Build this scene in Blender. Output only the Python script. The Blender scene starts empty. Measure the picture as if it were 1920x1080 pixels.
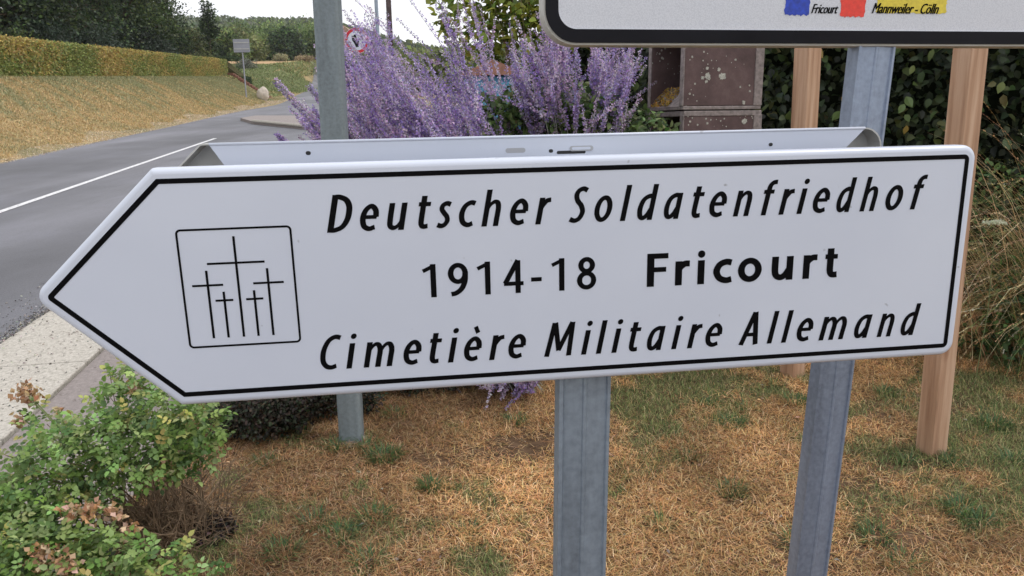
import bpy, math, random
import numpy as np
from mathutils import Vector
random.seed(7); RNG = np.random.default_rng(7)
S = bpy.context.scene
COL = S.collection

# ------------------------------------------------------------------ camera
F = 1387.0
PIT, ROL = math.radians(12.5), math.radians(.77)
_fw = np.array([0, math.cos(PIT), -math.sin(PIT)]); _r0 = np.array([1., 0, 0]); _u0 = np.array([0, math.sin(PIT), math.cos(PIT)])
M = np.array([math.cos(ROL)*_r0-math.sin(ROL)*_u0, math.sin(ROL)*_r0+math.cos(ROL)*_u0, -_fw]).T
CAM = np.array([0, 0, 1.5])
cd = bpy.data.cameras.new('camera'); cam = bpy.data.objects.new('camera', cd); COL.objects.link(cam)
from mathutils import Matrix
m4 = Matrix([[*M[0], 0], [*M[1], 0], [*M[2], 1.5], [0, 0, 0, 1]]); cam.matrix_world = m4
cd.sensor_width = 36; cd.lens = 36*F/1920; cd.clip_start = .05; cd.clip_end = 6000
S.camera = cam
def ray(px, py): return M@np.array([(px-960)/F, (540-py)/F, -1.])
def at(px, py, depth): return CAM+ray(px, py)*depth           # depth along the optical axis

# ------------------------------------------------------------------ world and sun
SUN_EL, SUN_AZ = math.radians(54), math.radians(86)           # high, in front of the camera, slightly right
w = bpy.data.worlds.new('World'); S.world = w; w.use_nodes = True
nt = w.node_tree; N = nt.nodes; Lk = nt.links
bg = N['Background']; bg.inputs['Strength'].default_value = .1
sky = N.new('ShaderNodeTexSky'); sky.sky_type = 'NISHITA'; sky.sun_disc = False
sky.sun_elevation = SUN_EL; sky.sun_rotation = SUN_AZ; sky.dust_density = 3; sky.air_density = 1.2
tc = N.new('ShaderNodeTexCoord'); mp = N.new('ShaderNodeMapping'); mp.inputs['Scale'].default_value = (1, 1, 6)
nz = N.new('ShaderNodeTexNoise'); nz.inputs['Scale'].default_value = 2.6; nz.inputs['Detail'].default_value = 5
cr = N.new('ShaderNodeValToRGB')
cr.color_ramp.elements[0].position = .3; cr.color_ramp.elements[0].color = (.83, .84, .89, 1)
cr.color_ramp.elements[1].position = .62; cr.color_ramp.elements[1].color = (1., 1., 1., 1)
mx = N.new('ShaderNodeMixRGB'); mx.inputs['Fac'].default_value = .86
Lk.new(tc.outputs['Generated'], mp.inputs['Vector']); Lk.new(mp.outputs['Vector'], nz.inputs['Vector']); Lk.new(nz.outputs['Fac'], cr.inputs['Fac'])
Lk.new(sky.outputs['Color'], mx.inputs['Color1']); vm = N.new('ShaderNodeVectorMath'); vm.operation = 'SCALE'; vm.inputs['Scale'].default_value = 14
Lk.new(cr.outputs['Color'], vm.inputs[0]); Lk.new(vm.outputs[0], mx.inputs['Color2']); Lk.new(mx.outputs['Color'], bg.inputs['Color'])
sl = bpy.data.lights.new('sun', 'SUN'); sl.energy = 1.4; sl.angle = math.radians(14); sl.color = (1, .95, .88)
so = bpy.data.objects.new('sun', sl); COL.objects.link(so); so.location = (0, 10, 30)
sd = Vector((math.cos(SUN_EL)*math.sin(SUN_AZ), math.cos(SUN_EL)*math.cos(SUN_AZ), math.sin(SUN_EL)))
so.rotation_euler = sd.to_track_quat('Z', 'Y').to_euler()
S.view_settings.view_transform = 'Standard'; S.view_settings.look = 'None'; S.view_settings.exposure = -.02; S.view_settings.gamma = 1
S.view_settings.use_curve_mapping = False
S.cycles.max_bounces = 6; S.cycles.transparent_max_bounces = 6; S.cycles.volume_bounces = 0

# ------------------------------------------------------------------ helpers
def srgb(r, g, b):
    f = lambda c: (c/255/12.92) if c/255 <= .04045 else ((c/255+.055)/1.055)**2.4
    return (f(r), f(g), f(b))
def tag(o, label=None, cat=None, group=None, kind=None):
    if label: o['label'] = label
    if cat: o['category'] = cat
    if group: o['group'] = group
    if kind: o['kind'] = kind
    return o
def empty(name, loc, label, cat, group=None):
    o = bpy.data.objects.new(name, None); COL.objects.link(o); o.location = Vector(loc); o.empty_display_size = .1
    return tag(o, label, cat, group)
def root_loc(p):
    v = Vector((0, 0, 0))
    while p is not None: v += p.location; p = p.parent
    return np.array(v)
def link(name, me, mat, parent, smooth=False):
    o = bpy.data.objects.new(name, me); COL.objects.link(o)
    if mat and not me.materials: me.materials.append(mat)
    if parent: o.parent = parent
    if smooth: me.polygons.foreach_set('use_smooth', [True]*len(me.polygons))
    return o
class MB:
    def __init__(s): s.v = []; s.f = []
    def add(s, vs, fs):
        b = len(s.v); s.v += [tuple(map(float, x)) for x in vs]; s.f += [tuple(i+b for i in f) for f in fs]; return s
    def box(s, c, X, Y, Z):           # centre and three half-axis vectors
        c, X, Y, Z = map(np.asarray, (c, X, Y, Z))
        vs = [c+i*X+j*Y+k*Z for k in (-1, 1) for j in (-1, 1) for i in (-1, 1)]
        return s.add(vs, [(0, 2, 3, 1), (4, 5, 7, 6), (0, 1, 5, 4), (2, 6, 7, 3), (0, 4, 6, 2), (1, 3, 7, 5)])
    def loft(s, rings, cap0=True, cap1=True):
        n = len(rings[0]); vs = [p for r in rings for p in r]; fs = []
        for k in range(len(rings)-1):
            for i in range(n):
                j = (i+1) % n; fs.append((k*n+i, k*n+j, (k+1)*n+j, (k+1)*n+i))
        if cap0: fs.append(tuple(reversed(range(n))))
        if cap1: fs.append(tuple((len(rings)-1)*n+i for i in range(n)))
        return s.add(vs, fs)
    def tube(s, pts, rad, n=6, caps=True):
        pts = [np.asarray(p, float) for p in pts]; rings = []
        for i, p in enumerate(pts):
            d = pts[min(i+1, len(pts)-1)]-pts[max(i-1, 0)]; d = d/(np.linalg.norm(d)+1e-9)
            a = np.cross(d, [0, 0, 1.] if abs(d[2]) < .9 else [1., 0, 0]); a /= np.linalg.norm(a); b = np.cross(d, a)
            r = rad[i] if hasattr(rad, '__len__') else rad
            rings.append([p+r*(math.cos(t)*a+math.sin(t)*b) for t in np.arange(n)*2*math.pi/n])
        return s.loft(rings, caps, caps)
    def build(s, name, mat, parent=None, smooth=False, bevel=0):
        me = bpy.data.meshes.new(name)
        off = root_loc(parent)
        me.from_pydata([tuple(np.array(v)-off) for v in s.v], [], s.f); me.update()
        o = link(name, me, mat, parent, smooth)
        if bevel:
            b = o.modifiers.new('bevel', 'BEVEL'); b.width = bevel; b.segments = 2; b.limit_method = 'ANGLE'
        return o
def soup(name, V, faces, cols, mat, parent=None, kind='stuff'):
    """V (n,k,3): n copies of a k-vertex template with triangle list faces; cols (n,3) the leaf's own colour"""
    n, k, _ = V.shape; fa = np.asarray(faces); off = root_loc(parent)
    me = bpy.data.meshes.new(name); me.vertices.add(n*k)
    me.vertices.foreach_set('co', (V.reshape(-1, 3)-off).astype(np.float32).ravel())
    idx = (fa[None]+(np.arange(n)*k)[:, None, None]).reshape(-1, fa.shape[1]); T = len(idx)
    me.loops.add(T*fa.shape[1]); me.loops.foreach_set('vertex_index', idx.ravel().astype(np.int32))
    me.polygons.add(T); me.polygons.foreach_set('loop_start', (np.arange(T)*fa.shape[1]).astype(np.int32))
    me.update(calc_edges=True)
    ca = me.color_attributes.new('Col', 'FLOAT_COLOR', 'POINT')
    c4 = np.ones((n, k, 4), np.float32); c4[:, :, :3] = np.asarray(cols)[:, None, :]
    ca.data.foreach_set('color', c4.ravel())
    o = link(name, me, mat, parent)
    if kind: o['kind'] = kind
    return o
def unit(a): return a/(np.linalg.norm(a, axis=-1, keepdims=True)+1e-12)
def rdir(n): return unit(RNG.normal(size=(n, 3)))
LEAF = [(0, 1, 2), (0, 2, 3), (1, 4, 2), (2, 4, 3)]            # base, left, rib, right, tip
def leaves(P, D, Nn, L, Wd, fold=.25):
    """folded pointed leaves: base P, direction D, normal Nn, length L, half-width Wd"""
    D = unit(D); sd_ = unit(np.cross(D, Nn)); nn = np.cross(sd_, D); L = L[:, None]; Wd = Wd[:, None]
    mid = P+D*L*.45
    return np.stack([P, mid+sd_*Wd+nn*Wd*fold, mid-nn*Wd*fold*.3, mid-sd_*Wd+nn*Wd*fold, P+D*L-nn*L*.12], 1)
LEAF7 = [(0, 1, 6), (1, 3, 6), (3, 5, 6), (0, 6, 2), (2, 6, 4), (4, 6, 5)]   # rounder leaf: base, two edges a side, tip, rib
def leaves7(P, D, Nn, L, Wd, fold=.25):
    D = unit(D); sd_ = unit(np.cross(D, Nn)); nn = np.cross(sd_, D); L = L[:, None]; Wd = Wd[:, None]; q = RNG.uniform(.05, .35, (len(P), 1))
    return np.stack([P, P+D*L*.26+sd_*Wd*.88+nn*Wd*fold, P+D*L*.26-sd_*Wd*.88+nn*Wd*fold, P+D*L*.62+sd_*Wd*.86+nn*(Wd*fold-L*q*.3), P+D*L*.62-sd_*Wd*.86+nn*(Wd*fold-L*q*.3), P+D*L-nn*L*q, P+D*L*.45-nn*Wd*.12], 1)
BLADE = [(0, 1, 3), (0, 3, 2), (2, 3, 4)]
def blades(P, D, L, Wd, droop):
    """thin grass blades bending over by droop (0 straight .. 1 lying flat)"""
    D = unit(D); h = D.copy(); h[:, 2] = 0; h = unit(h+1e-6); s_ = np.stack([-h[:, 1], h[:, 0], h[:, 2]*0], 1)
    L = L[:, None]; Wd = Wd[:, None]; dr_ = np.asarray(droop)[:, None]
    mid = P+D*L*.5
    tip = mid+unit(D*(1-dr_)+h*dr_+np.array([0, 0, -.15])*dr_)*L*.5
    return np.stack([P-s_*Wd, P+s_*Wd, mid-s_*Wd*.75, mid+s_*Wd*.75, tip], 1)
def pick(cols, n, var=.15, w=None):
    cols = np.array(cols); c = cols[RNG.choice(len(cols), n, p=w)]
    return np.clip(c*(1+RNG.normal(0, var, (n, 1)))*(1+RNG.normal(0, var*.35, (n, 3))), .004, .95)

def fbm(x, y, sc, seed):
    R_ = np.random.default_rng(seed); v = np.zeros_like(x)
    for o_ in range(5):
        for k in range(4):
            a = R_.random()*6.283; ph = R_.random()*6.283; f = sc*2**o_*(.7+.6*R_.random()); v += np.sin((x*math.cos(a)+y*math.sin(a))*f+ph)*.55**o_*.35
    return v
# ------------------------------------------------------------------ materials
def new_mat(name):
    m = bpy.data.materials.new(name); m.use_nodes = True; t = m.node_tree
    return m, t, t.nodes, t.links, t.nodes['Principled BSDF']
def ramp(N_, pts):
    r = N_.new('ShaderNodeValToRGB'); e = r.color_ramp.elements
    while len(e) < len(pts): e.new(.5)
    for q, (p, c) in zip(e, pts): q.position = p; q.color = (*c, 1)
    return r
def noise(N_, L_, scale, detail=4, rough=.55, vec=None, stretch=None, coord='Object'):
    tc_ = N_.new('ShaderNodeTexCoord'); n = N_.new('ShaderNodeTexNoise')
    n.inputs['Scale'].default_value = scale; n.inputs['Detail'].default_value = detail; n.inputs['Roughness'].default_value = rough
    mp_ = N_.new('ShaderNodeMapping'); L_.new(tc_.outputs[coord], mp_.inputs['Vector'])
    if stretch:
        mp_.inputs['Scale'].default_value = stretch[0]; mp_.inputs['Rotation'].default_value = stretch[1]
    L_.new(mp_.outputs['Vector'], n.inputs['Vector']); return n
def bump(N_, L_, b, src, strength, dist=.01):
    bp = N_.new('ShaderNodeBump'); bp.inputs['Strength'].default_value = strength; bp.inputs['Distance'].default_value = dist
    L_.new(src, bp.inputs['Height']); L_.new(bp.outputs['Normal'], b.inputs['Normal'])
def plain(name, col, rough=.5, metal=0., nscale=0, namp=.1, bmp=0., stretch=None, spec=.5, coat=0):
    m, t, N_, L_, b = new_mat(name)
    b.inputs['Roughness'].default_value = rough; b.inputs['Metallic'].default_value = metal
    b.inputs['Specular IOR Level'].default_value = spec; b.inputs['Coat Weight'].default_value = coat
    b.inputs['Base Color'].default_value = (*col, 1)
    if nscale:
        n = noise(N_, L_, nscale, 5, .6, stretch=stretch)
        r = ramp(N_, [(.3, tuple(c*(1-namp) for c in col)), (.7, tuple(min(1, c*(1+namp)) for c in col))])
        L_.new(n.outputs['Fac'], r.inputs['Fac']); L_.new(r.outputs['Color'], b.inputs['Base Color'])
        if bmp: bump(N_, L_, b, n.outputs['Fac'], bmp)
    return m
def vcol(name, rough=.6, trans=.25, spec=.3):
    m, t, N_, L_, b = new_mat(name)
    a = N_.new('ShaderNodeAttribute'); a.attribute_name = 'Col'
    L_.new(a.outputs['Color'], b.inputs['Base Color']); b.inputs['Roughness'].default_value = rough; b.inputs['Specular IOR Level'].default_value = spec
    if trans:
        tr = N_.new('ShaderNodeBsdfTranslucent'); ms = N_.new('ShaderNodeMixShader'); ms.inputs['Fac'].default_value = trans
        L_.new(a.outputs['Color'], tr.inputs['Color']); L_.new(b.outputs[0], ms.inputs[1]); L_.new(tr.outputs[0], ms.inputs[2])
        L_.new(ms.outputs[0], N_['Material Output'].inputs['Surface'])
    return m
MAT = {}
MAT['leaf'] = vcol('leaf', .5, .3, .4); MAT['straw'] = vcol('straw', .7, .2, .2); MAT['petal'] = vcol('petal', .7, .3, .1)
MAT['bark'] = plain('bark', (.09, .06, .04), .9, nscale=40, namp=.4, bmp=.4)
MAT['twig'] = plain('twig', (.22, .155, .10), .85, nscale=25, namp=.6)
MAT['greentwig'] = plain('greentwig', (.16, .19, .08), .7)
MAT['sagestem'] = plain('sagestem', (.30, .31, .27), .8, nscale=30, namp=.2)
MAT['black'] = plain('black_print', (.003, .003, .004), .5, spec=.06)
MAT['ink'] = plain('border_print', (.010, .010, .014), .5, nscale=6, namp=.25, spec=.12)
MAT['blue'] = plain('blue_print', srgb(25, 60, 175), .4, nscale=120, namp=.35)
MAT['red'] = plain('red_print', srgb(225, 60, 45), .4, nscale=120, namp=.15)
MAT['yellow'] = plain('yellow_print', srgb(215, 195, 60), .4, nscale=120, namp=.15)
MAT['alu'] = plain('bare_aluminium', (.50, .50, .48), .5, .25, nscale=15, namp=.12)
MAT['dark'] = plain('hole_dark', (.02, .02, .022), .7)
MAT['stone'] = plain('pale_stone', (.50, .44, .38), .9, nscale=5, namp=.25, bmp=.4)
MAT['brownstep'] = plain('brown_step', (.17, .075, .05), .9, nscale=4, namp=.35, bmp=.3)
MAT['bluepaint'] = plain('blue_paint', (.06, .24, .42), .5, nscale=5, namp=.3)
MAT['terracotta'] = plain('terracotta', (.34, .17, .12), .8, nscale=20, namp=.2)
MAT['backgrey'] = plain('sign_back_grey', (.30, .31, .36), .6, .2, nscale=3, namp=.1)
MAT['plaster'] = plain('plaster', (.72, .72, .74), .8, nscale=2, namp=.06)
MAT['roof'] = plain('roof', (.33, .22, .16), .85, nscale=3, namp=.25)
MAT['lichen'] = plain('yellow_lichen', (.42, .25, .07), .95, nscale=22, namp=.7); MAT['palelichen'] = plain('pale_lichen', (.42, .42, .38), .95, nscale=120, namp=.5)
MAT['glass'] = plain('window_glass', (.03, .04, .05), .1)

def m_white():
    m, t, N_, L_, b = new_mat('white_sign_film')
    n = noise(N_, L_, 3.5, 4, .5); r = ramp(N_, [(.3, (.575, .62, .735)), (.7, (.625, .67, .78))])
    L_.new(n.outputs['Fac'], r.inputs['Fac'])
    sp = noise(N_, L_, 55, 2, .5); r2 = ramp(N_, [(.19, (.42, .40, .38)), (.26, (1, 1, 1))])
    L_.new(sp.outputs['Fac'], r2.inputs['Fac'])
    mu = N_.new('ShaderNodeMixRGB'); mu.blend_type = 'MULTIPLY'; mu.inputs['Fac'].default_value = 1
    L_.new(r.outputs['Color'], mu.inputs['Color1']); L_.new(r2.outputs['Color'], mu.inputs['Color2']); L_.new(mu.outputs['Color'], b.inputs['Base Color'])
    b.inputs['Roughness'].default_value = .28; b.inputs['Specular IOR Level'].default_value = .5
    n2 = noise(N_, L_, 9, 3, .5); bump(N_, L_, b, n2.outputs['Fac'], .06, .01)
    return m
MAT['white'] = m_white()
def m_retro():
    m, t, N_, L_, b = new_mat('honeycomb_film')
    vo = N_.new('ShaderNodeTexVoronoi'); vo.inputs['Scale'].default_value = 420
    tc_ = N_.new('ShaderNodeTexCoord'); L_.new(tc_.outputs['Object'], vo.inputs['Vector'])
    r = ramp(N_, [(.0, (.70, .72, .78)), (.75, (.56, .58, .64))]); L_.new(vo.outputs['Distance'], r.inputs['Fac'])
    L_.new(r.outputs['Color'], b.inputs['Base Color']); b.inputs['Roughness'].default_value = .4
    return m
MAT['retro'] = m_retro()
def m_galv(name, col, metal, rough):
    m, t, N_, L_, b = new_mat(name)
    n = noise(N_, L_, 14, 6, .65, stretch=((1, 1, .12), (0, 0, 0)))
    n2 = noise(N_, L_, 90, 3, .6)
    a = N_.new('ShaderNodeMixRGB'); a.inputs['Fac'].default_value = .35; L_.new(n.outputs['Fac'], a.inputs['Color1']); L_.new(n2.outputs['Fac'], a.inputs['Color2'])
    r = ramp(N_, [(.3, tuple(c*.58 for c in col)), (.5, col), (.72, tuple(min(1, c*1.38) for c in col))])
    L_.new(a.outputs['Color'], r.inputs['Fac']); L_.new(r.outputs['Color'], b.inputs['Base Color'])
    b.inputs['Metallic'].default_value = metal; b.inputs['Roughness'].default_value = rough
    bump(N_, L_, b, n.outputs['Fac'], .08, .004)
    return m
MAT['galv'] = m_galv('galvanised_steel', (.25, .30, .365), .3, .5)
MAT['galvblue'] = m_galv('anodised_post', (.25, .30, .40), .4, .42)
MAT['galvdark'] = m_galv('weathered_post', (.20, .24, .265), .2, .6)
def m_wood():
    m, t, N_, L_, b = new_mat('new_wood')
    n = noise(N_, L_, 30, 6, .6, stretch=((1, 1, .05), (0, 0, 0)))
    r = ramp(N_, [(.28, (.25, .13, .075)), (.5, (.45, .275, .175)), (.72, (.60, .42, .30))])
    L_.new(n.outputs['Fac'], r.inputs['Fac'])
    k = noise(N_, L_, 6, 2, .5, stretch=((1, 1, .5), (0, 0, 0))); r2 = ramp(N_, [(.25, (.5, .36, .28)), (.33, (1, 1, 1))])
    L_.new(k.outputs['Fac'], r2.inputs['Fac'])
    mu = N_.new('ShaderNodeMixRGB'); mu.blend_type = 'MULTIPLY'; mu.inputs['Fac'].default_value = .8
    L_.new(r.outputs['Color'], mu.inputs['Color1']); L_.new(r2.outputs['Color'], mu.inputs['Color2'])
    L_.new(mu.outputs['Color'], b.inputs['Base Color']); b.inputs['Roughness'].default_value = .75
    bump(N_, L_, b, n.outputs['Fac'], .3, .004); return m
MAT['wood'] = m_wood()
def m_block():
    m, t, N_, L_, b = new_mat('brown_block')
    n = noise(N_, L_, 5, 7, .7); r = ramp(N_, [(.3, (.075, .05, .05)), (.55, (.13, .085, .085)), (.75, (.19, .14, .135))])
    L_.new(n.outputs['Fac'], r.inputs['Fac'])
    vo = N_.new('ShaderNodeTexVoronoi'); vo.inputs['Scale'].default_value = 38; vo.inputs['Randomness'].default_value = 1
    tc_ = N_.new('ShaderNodeTexCoord'); L_.new(tc_.outputs['Object'], vo.inputs['Vector'])
    n3 = noise(N_, L_, 3.2, 2, .5)
    sub = N_.new('ShaderNodeMath'); sub.operation = 'MULTIPLY_ADD'; sub.inputs[1].default_value = -.9; sub.inputs[2].default_value = .53
    L_.new(n3.outputs['Fac'], sub.inputs[0])
    lt = N_.new('ShaderNodeMath'); lt.operation = 'LESS_THAN'; L_.new(vo.outputs['Distance'], lt.inputs[0]); L_.new(sub.outputs[0], lt.inputs[1])
    mi = N_.new('ShaderNodeMixRGB'); mi.inputs['Color2'].default_value = (.42, .42, .38, 1)
    L_.new(lt.outputs[0], mi.inputs['Fac']); L_.new(r.outputs['Color'], mi.inputs['Color1']); L_.new(mi.outputs['Color'], b.inputs['Base Color'])
    b.inputs['Roughness'].default_value = .92; bump(N_, L_, b, n.outputs['Fac'], .5, .01); return m
MAT['block'] = m_block()
MAT['blockrim'] = plain('block_rim', (.25, .215, .21), .9, nscale=40, namp=.35, bmp=.4)
def m_asphalt():
    m, t, N_, L_, b = new_mat('asphalt')
    n = noise(N_, L_, 70, 5, .85); n2 = noise(N_, L_, .7, 5, .6, stretch=((1, .12, 1), (0, 0, -.148)))
    a = N_.new('ShaderNodeMixRGB'); a.inputs['Fac'].default_value = .55; L_.new(n.outputs['Fac'], a.inputs['Color1']); L_.new(n2.outputs['Fac'], a.inputs['Color2'])
    r = ramp(N_, [(.33, (.085, .086, .096)), (.5, (.138, .139, .157)), (.66, (.22, .22, .248))])
    L_.new(a.outputs['Color'], r.inputs['Fac']); L_.new(r.outputs['Color'], b.inputs['Base Color']); b.inputs['Roughness'].default_value = .75
    pn = noise(N_, L_, .55, 3, .6); r4 = ramp(N_, [(.36, (.86, .86, .86)), (.5, (1, 1, 1)), (.62, (1.10, 1.10, 1.12))]); L_.new(pn.outputs['Fac'], r4.inputs['Fac'])
    mu = N_.new('ShaderNodeMixRGB'); mu.blend_type = 'MULTIPLY'; mu.inputs['Fac'].default_value = 1
    L_.new(r.outputs['Color'], mu.inputs['Color1']); L_.new(r4.outputs['Color'], mu.inputs['Color2']); L_.new(mu.outputs['Color'], b.inputs['Base Color'])
    bump(N_, L_, b, n.outputs['Fac'], .5, .006); return m
MAT['asphalt'] = m_asphalt()
def m_paving(name, c0, c1, c2, sc):
    m, t, N_, L_, b = new_mat(name)
    n = noise(N_, L_, sc, 6, .75); r = ramp(N_, [(.3, c0), (.5, c1), (.7, c2)])
    L_.new(n.outputs['Fac'], r.inputs['Fac'])
    p = noise(N_, L_, 22, 3, .7); r2 = ramp(N_, [(.3, (.35, .3, .27)), (.38, (1, 1, 1))]); L_.new(p.outputs['Fac'], r2.inputs['Fac'])
    mu = N_.new('ShaderNodeMixRGB'); mu.blend_type = 'MULTIPLY'; mu.inputs['Fac'].default_value = .8
    L_.new(r.outputs['Color'], mu.inputs['Color1']); L_.new(r2.outputs['Color'], mu.inputs['Color2'])
    L_.new(mu.outputs['Color'], b.inputs['Base Color']); b.inputs['Roughness'].default_value = .9; bump(N_, L_, b, n.outputs['Fac'], .5, .006); return m
MAT['kerb'] = m_paving('kerb_concrete', (.26, .24, .21), (.48, .45, .40), (.62, .58, .53), 60)
MAT['footpath'] = m_paving('footpath', (.20, .175, .17), (.27, .235, .225), (.34, .30, .29), 40)
def m_paint():
    m, t, N_, L_, b = new_mat('road_paint')
    n = noise(N_, L_, 22, 6, .8); r = ramp(N_, [(.34, (.16, .16, .17)), (.45, (.62, .62, .64)), (.6, (.76, .76, .78))])
    L_.new(n.outputs['Fac'], r.inputs['Fac']); L_.new(r.outputs['Color'], b.inputs['Base Color']); b.inputs['Roughness'].default_value = .7; return m
MAT['paint'] = m_paint()
def m_terrain():
    m, t, N_, L_, b = new_mat('dry_grass_ground')
    n = noise(N_, L_, .45, 6, .65); n2 = noise(N_, L_, 1.6, 6, .72, stretch=((.35, 1.9, 1), (0, 0, .5)))
    n3 = noise(N_, L_, 45, 4, .7)
    a = N_.new('ShaderNodeMixRGB'); a.inputs['Fac'].default_value = .5; L_.new(n.outputs['Fac'], a.inputs['Color1']); L_.new(n2.outputs['Fac'], a.inputs['Color2'])
    r = ramp(N_, [(.36, (.14, .15, .07)), (.46, (.26, .23, .12)), (.54, (.40, .29, .15)), (.66, (.52, .38, .20))])
    L_.new(a.outputs['Color'], r.inputs['Fac'])
    r3 = ramp(N_, [(.3, (.55, .55, .55)), (.6, (1.1, 1.1, 1.1))]); L_.new(n3.outputs['Fac'], r3.inputs['Fac'])
    mu = N_.new('ShaderNodeMixRGB'); mu.blend_type = 'MULTIPLY'; mu.inputs['Fac'].default_value = .8
    L_.new(r.outputs['Color'], mu.inputs['Color1']); L_.new(r3.outputs['Color'], mu.inputs['Color2'])
    L_.new(mu.outputs['Color'], b.inputs['Base Color']); b.inputs['Roughness'].default_value = .95
    b.inputs['Specular IOR Level'].default_value = .1; bump(N_, L_, b, n3.outputs['Fac'], .6, .02); return m
MAT['terrain'] = m_terrain()
MAT['soil'] = plain('soil', (.13, .085, .06), .95, nscale=25, namp=.45, bmp=.7, spec=.1)
MAT['lawn'] = plain('lawn_thatch', (.11, .07, .045), 1, nscale=18, namp=.5, bmp=.7, spec=.05)
MAT['hill'] = plain('hill_green', (.14, .18, .08), .95, nscale=.05, namp=.35, spec=.1)

# ------------------------------------------------------------------ the lie of the land
PA, PB = -.012948, .059567
DR = np.array([-.147423, .989073]); DT = np.array([DR[1], -DR[0]])
def st2xy(s, t): s, t = np.asarray(s, float), np.asarray(t, float); return s*DR[0]+t*DT[0], s*DR[1]+t*DT[1]
def sst(x): x = np.clip(x, 0, 1); return x*x*(3-2*x)
HS = [-1e4, 69, 100, 160, 220, 400, 620, 1600, 1e5]; HZ = [0, 0, 2.9, 4.8, 6, 19, 37, 40, 40]
def gz_st(s, t):
    s, t = np.asarray(s, float), np.asarray(t, float)
    x, y = st2xy(s, t)
    z = PA*x+PB*np.minimum(y, 900)
    lin = np.clip((-7.15-t)/5.1, 0, 1)
    send = np.where(t < -12.5, 66., np.interp(-t, [8, 12.1, 12.4], [50.3, 60.0, 66.]))
    bank = 1.5*(.75*lin+.25*sst(lin))*sst((send+1.6-s)/1.6)
    side = 1-.62*sst((t/np.maximum(s, 60)+.10)/.16)
    far = np.interp(s, HS, HZ)*np.maximum(sst((-t-9)/6), sst((s-125)/90))*side
    return z+bank+far
def gz(x, y):
    x, y = np.asarray(x, float), np.asarray(y, float)
    return gz_st(x*DR[0]+y*DR[1], x*DT[0]+y*DT[1])
def G(x, y): return np.array([x, y, float(gz(x, y))])
def GS(s, t, h=0): x, y = st2xy(s, t); return np.array([x, y, float(gz_st(s, t))+h])
PN = np.array([-PA, -PB, 1.]); PN /= np.linalg.norm(PN)
def gpix(px, py):                                                 # where a sight line meets the road plane
    d = ray(px, py); k = -(PN@CAM)/(PN@d); return CAM+k*d

def grid(name, ss, ts, mat, h=0, kind='structure', label=None):
    A, B = np.meshgrid(ss, ts, indexing='ij'); x, y = st2xy(A, B); z = gz_st(A, B)+h
    v = np.stack([x, y, z], -1).reshape(-1, 3); n = len(ts)
    f = [(i*n+j, i*n+j+1, (i+1)*n+j+1, (i+1)*n+j) for i in range(len(ss)-1) for j in range(n-1)]
    me = bpy.data.meshes.new(name); me.from_pydata(v.tolist(), [], f); me.update(); o = link(name, me, mat, None, True); o['kind'] = kind
    if label: o['label'] = label
    return o
ss = np.concatenate([np.linspace(-60, -6, 6), np.arange(-5, 44, 1.), np.arange(44, 62, .4), np.arange(62, 130, 3.), np.arange(130, 420, 15), np.arange(420, 1700, 80), [2500, 4000]])
ts = np.concatenate([[-1500, -800, -500, -300, -200, -140, -100, -80, -60, -45, -35, -28], np.arange(-24, -12.5, 1.), [-12.25, -11.6, -10.9, -10.2, -9.5, -8.8, -8.2, -7.6, -7.15], [-6, -4, -2, 0, 2, 4, 7, 12, 20, 35, 60, 100, 200, 400, 800, 1500]])
grid('terrain', ss, ts, MAT['terrain'])
# asphalt: the road, widening on the right into the junction behind the flower bed
def strip(name, stations, mat, h, n=4, thick=0):
    v = []; f = []
    for s_, a, b_ in stations:
        for q in range(n+1):
            t_ = a+(b_-a)*q/n; v.append(GS(s_, t_, h+max(0, s_-40)*.0012))
    for i in range(len(stations)-1):
        for q in range(n):
            k = i*(n+1)+q; f.append((k, k+1, k+n+2, k+n+1))
    me = bpy.data.meshes.new(name); me.from_pydata([tuple(p) for p in v], [], f); me.update(); o = link(name, me, mat, None, True); o['kind'] = 'structure'; return o
stn = [(-40, -7.2, -2.2)]+[(s_, -7.2+.08*math.sin(s_*1.3), -2.2) for s_ in range(-8, 12, 2)]
stn += [(12, -7.12, -2.1), (13.5, -7.16, -1.), (15, -7.1, 4), (17, -7.14, 10), (20, -7.1, 14), (24, -7., 16), (30, -7.05, 16), (34, -7.15, 12), (37, -7.0, 4), (40, -6.8, -1.5), (44, -6.6, -2.3), (50, -6.9, -2.6), (57, -7.4, -3.2), (66, -8.2, -4.2), (78, -9., -5.), (92, -9.8, -5.6), (113, -11.5, -7), (140, -14, -9)]
strip('road', stn, MAT['asphalt'], .006, 8)
strip('edge_line', [(s_, -4.60, -4.51) for s_ in np.arange(-8, 21, 1.)], MAT['paint'], .011, 1)
# pale paved island beyond the junction, on its own little kerb
isl = [(26.0, -4.7), (22.3, -2.2), (19.4, .4), (19, 6), (27, 7), (29.6, -3.0), (30.0, -5.3), (28.2, -5.5)]
b = MB(); b.loft([[GS(s_, t_, h) for s_, t_ in isl][::-1] for h in (-.02, .10)], False, True)
b.build('pavement', MAT['footpath'])['kind'] = 'structure'
b = MB(); b.tube([GS(s_, t_, .115) for s_, t_ in isl[:4]], .05, 6); b.build('pavement_kerb', MAT['kerb'])['kind'] = 'structure'
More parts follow.
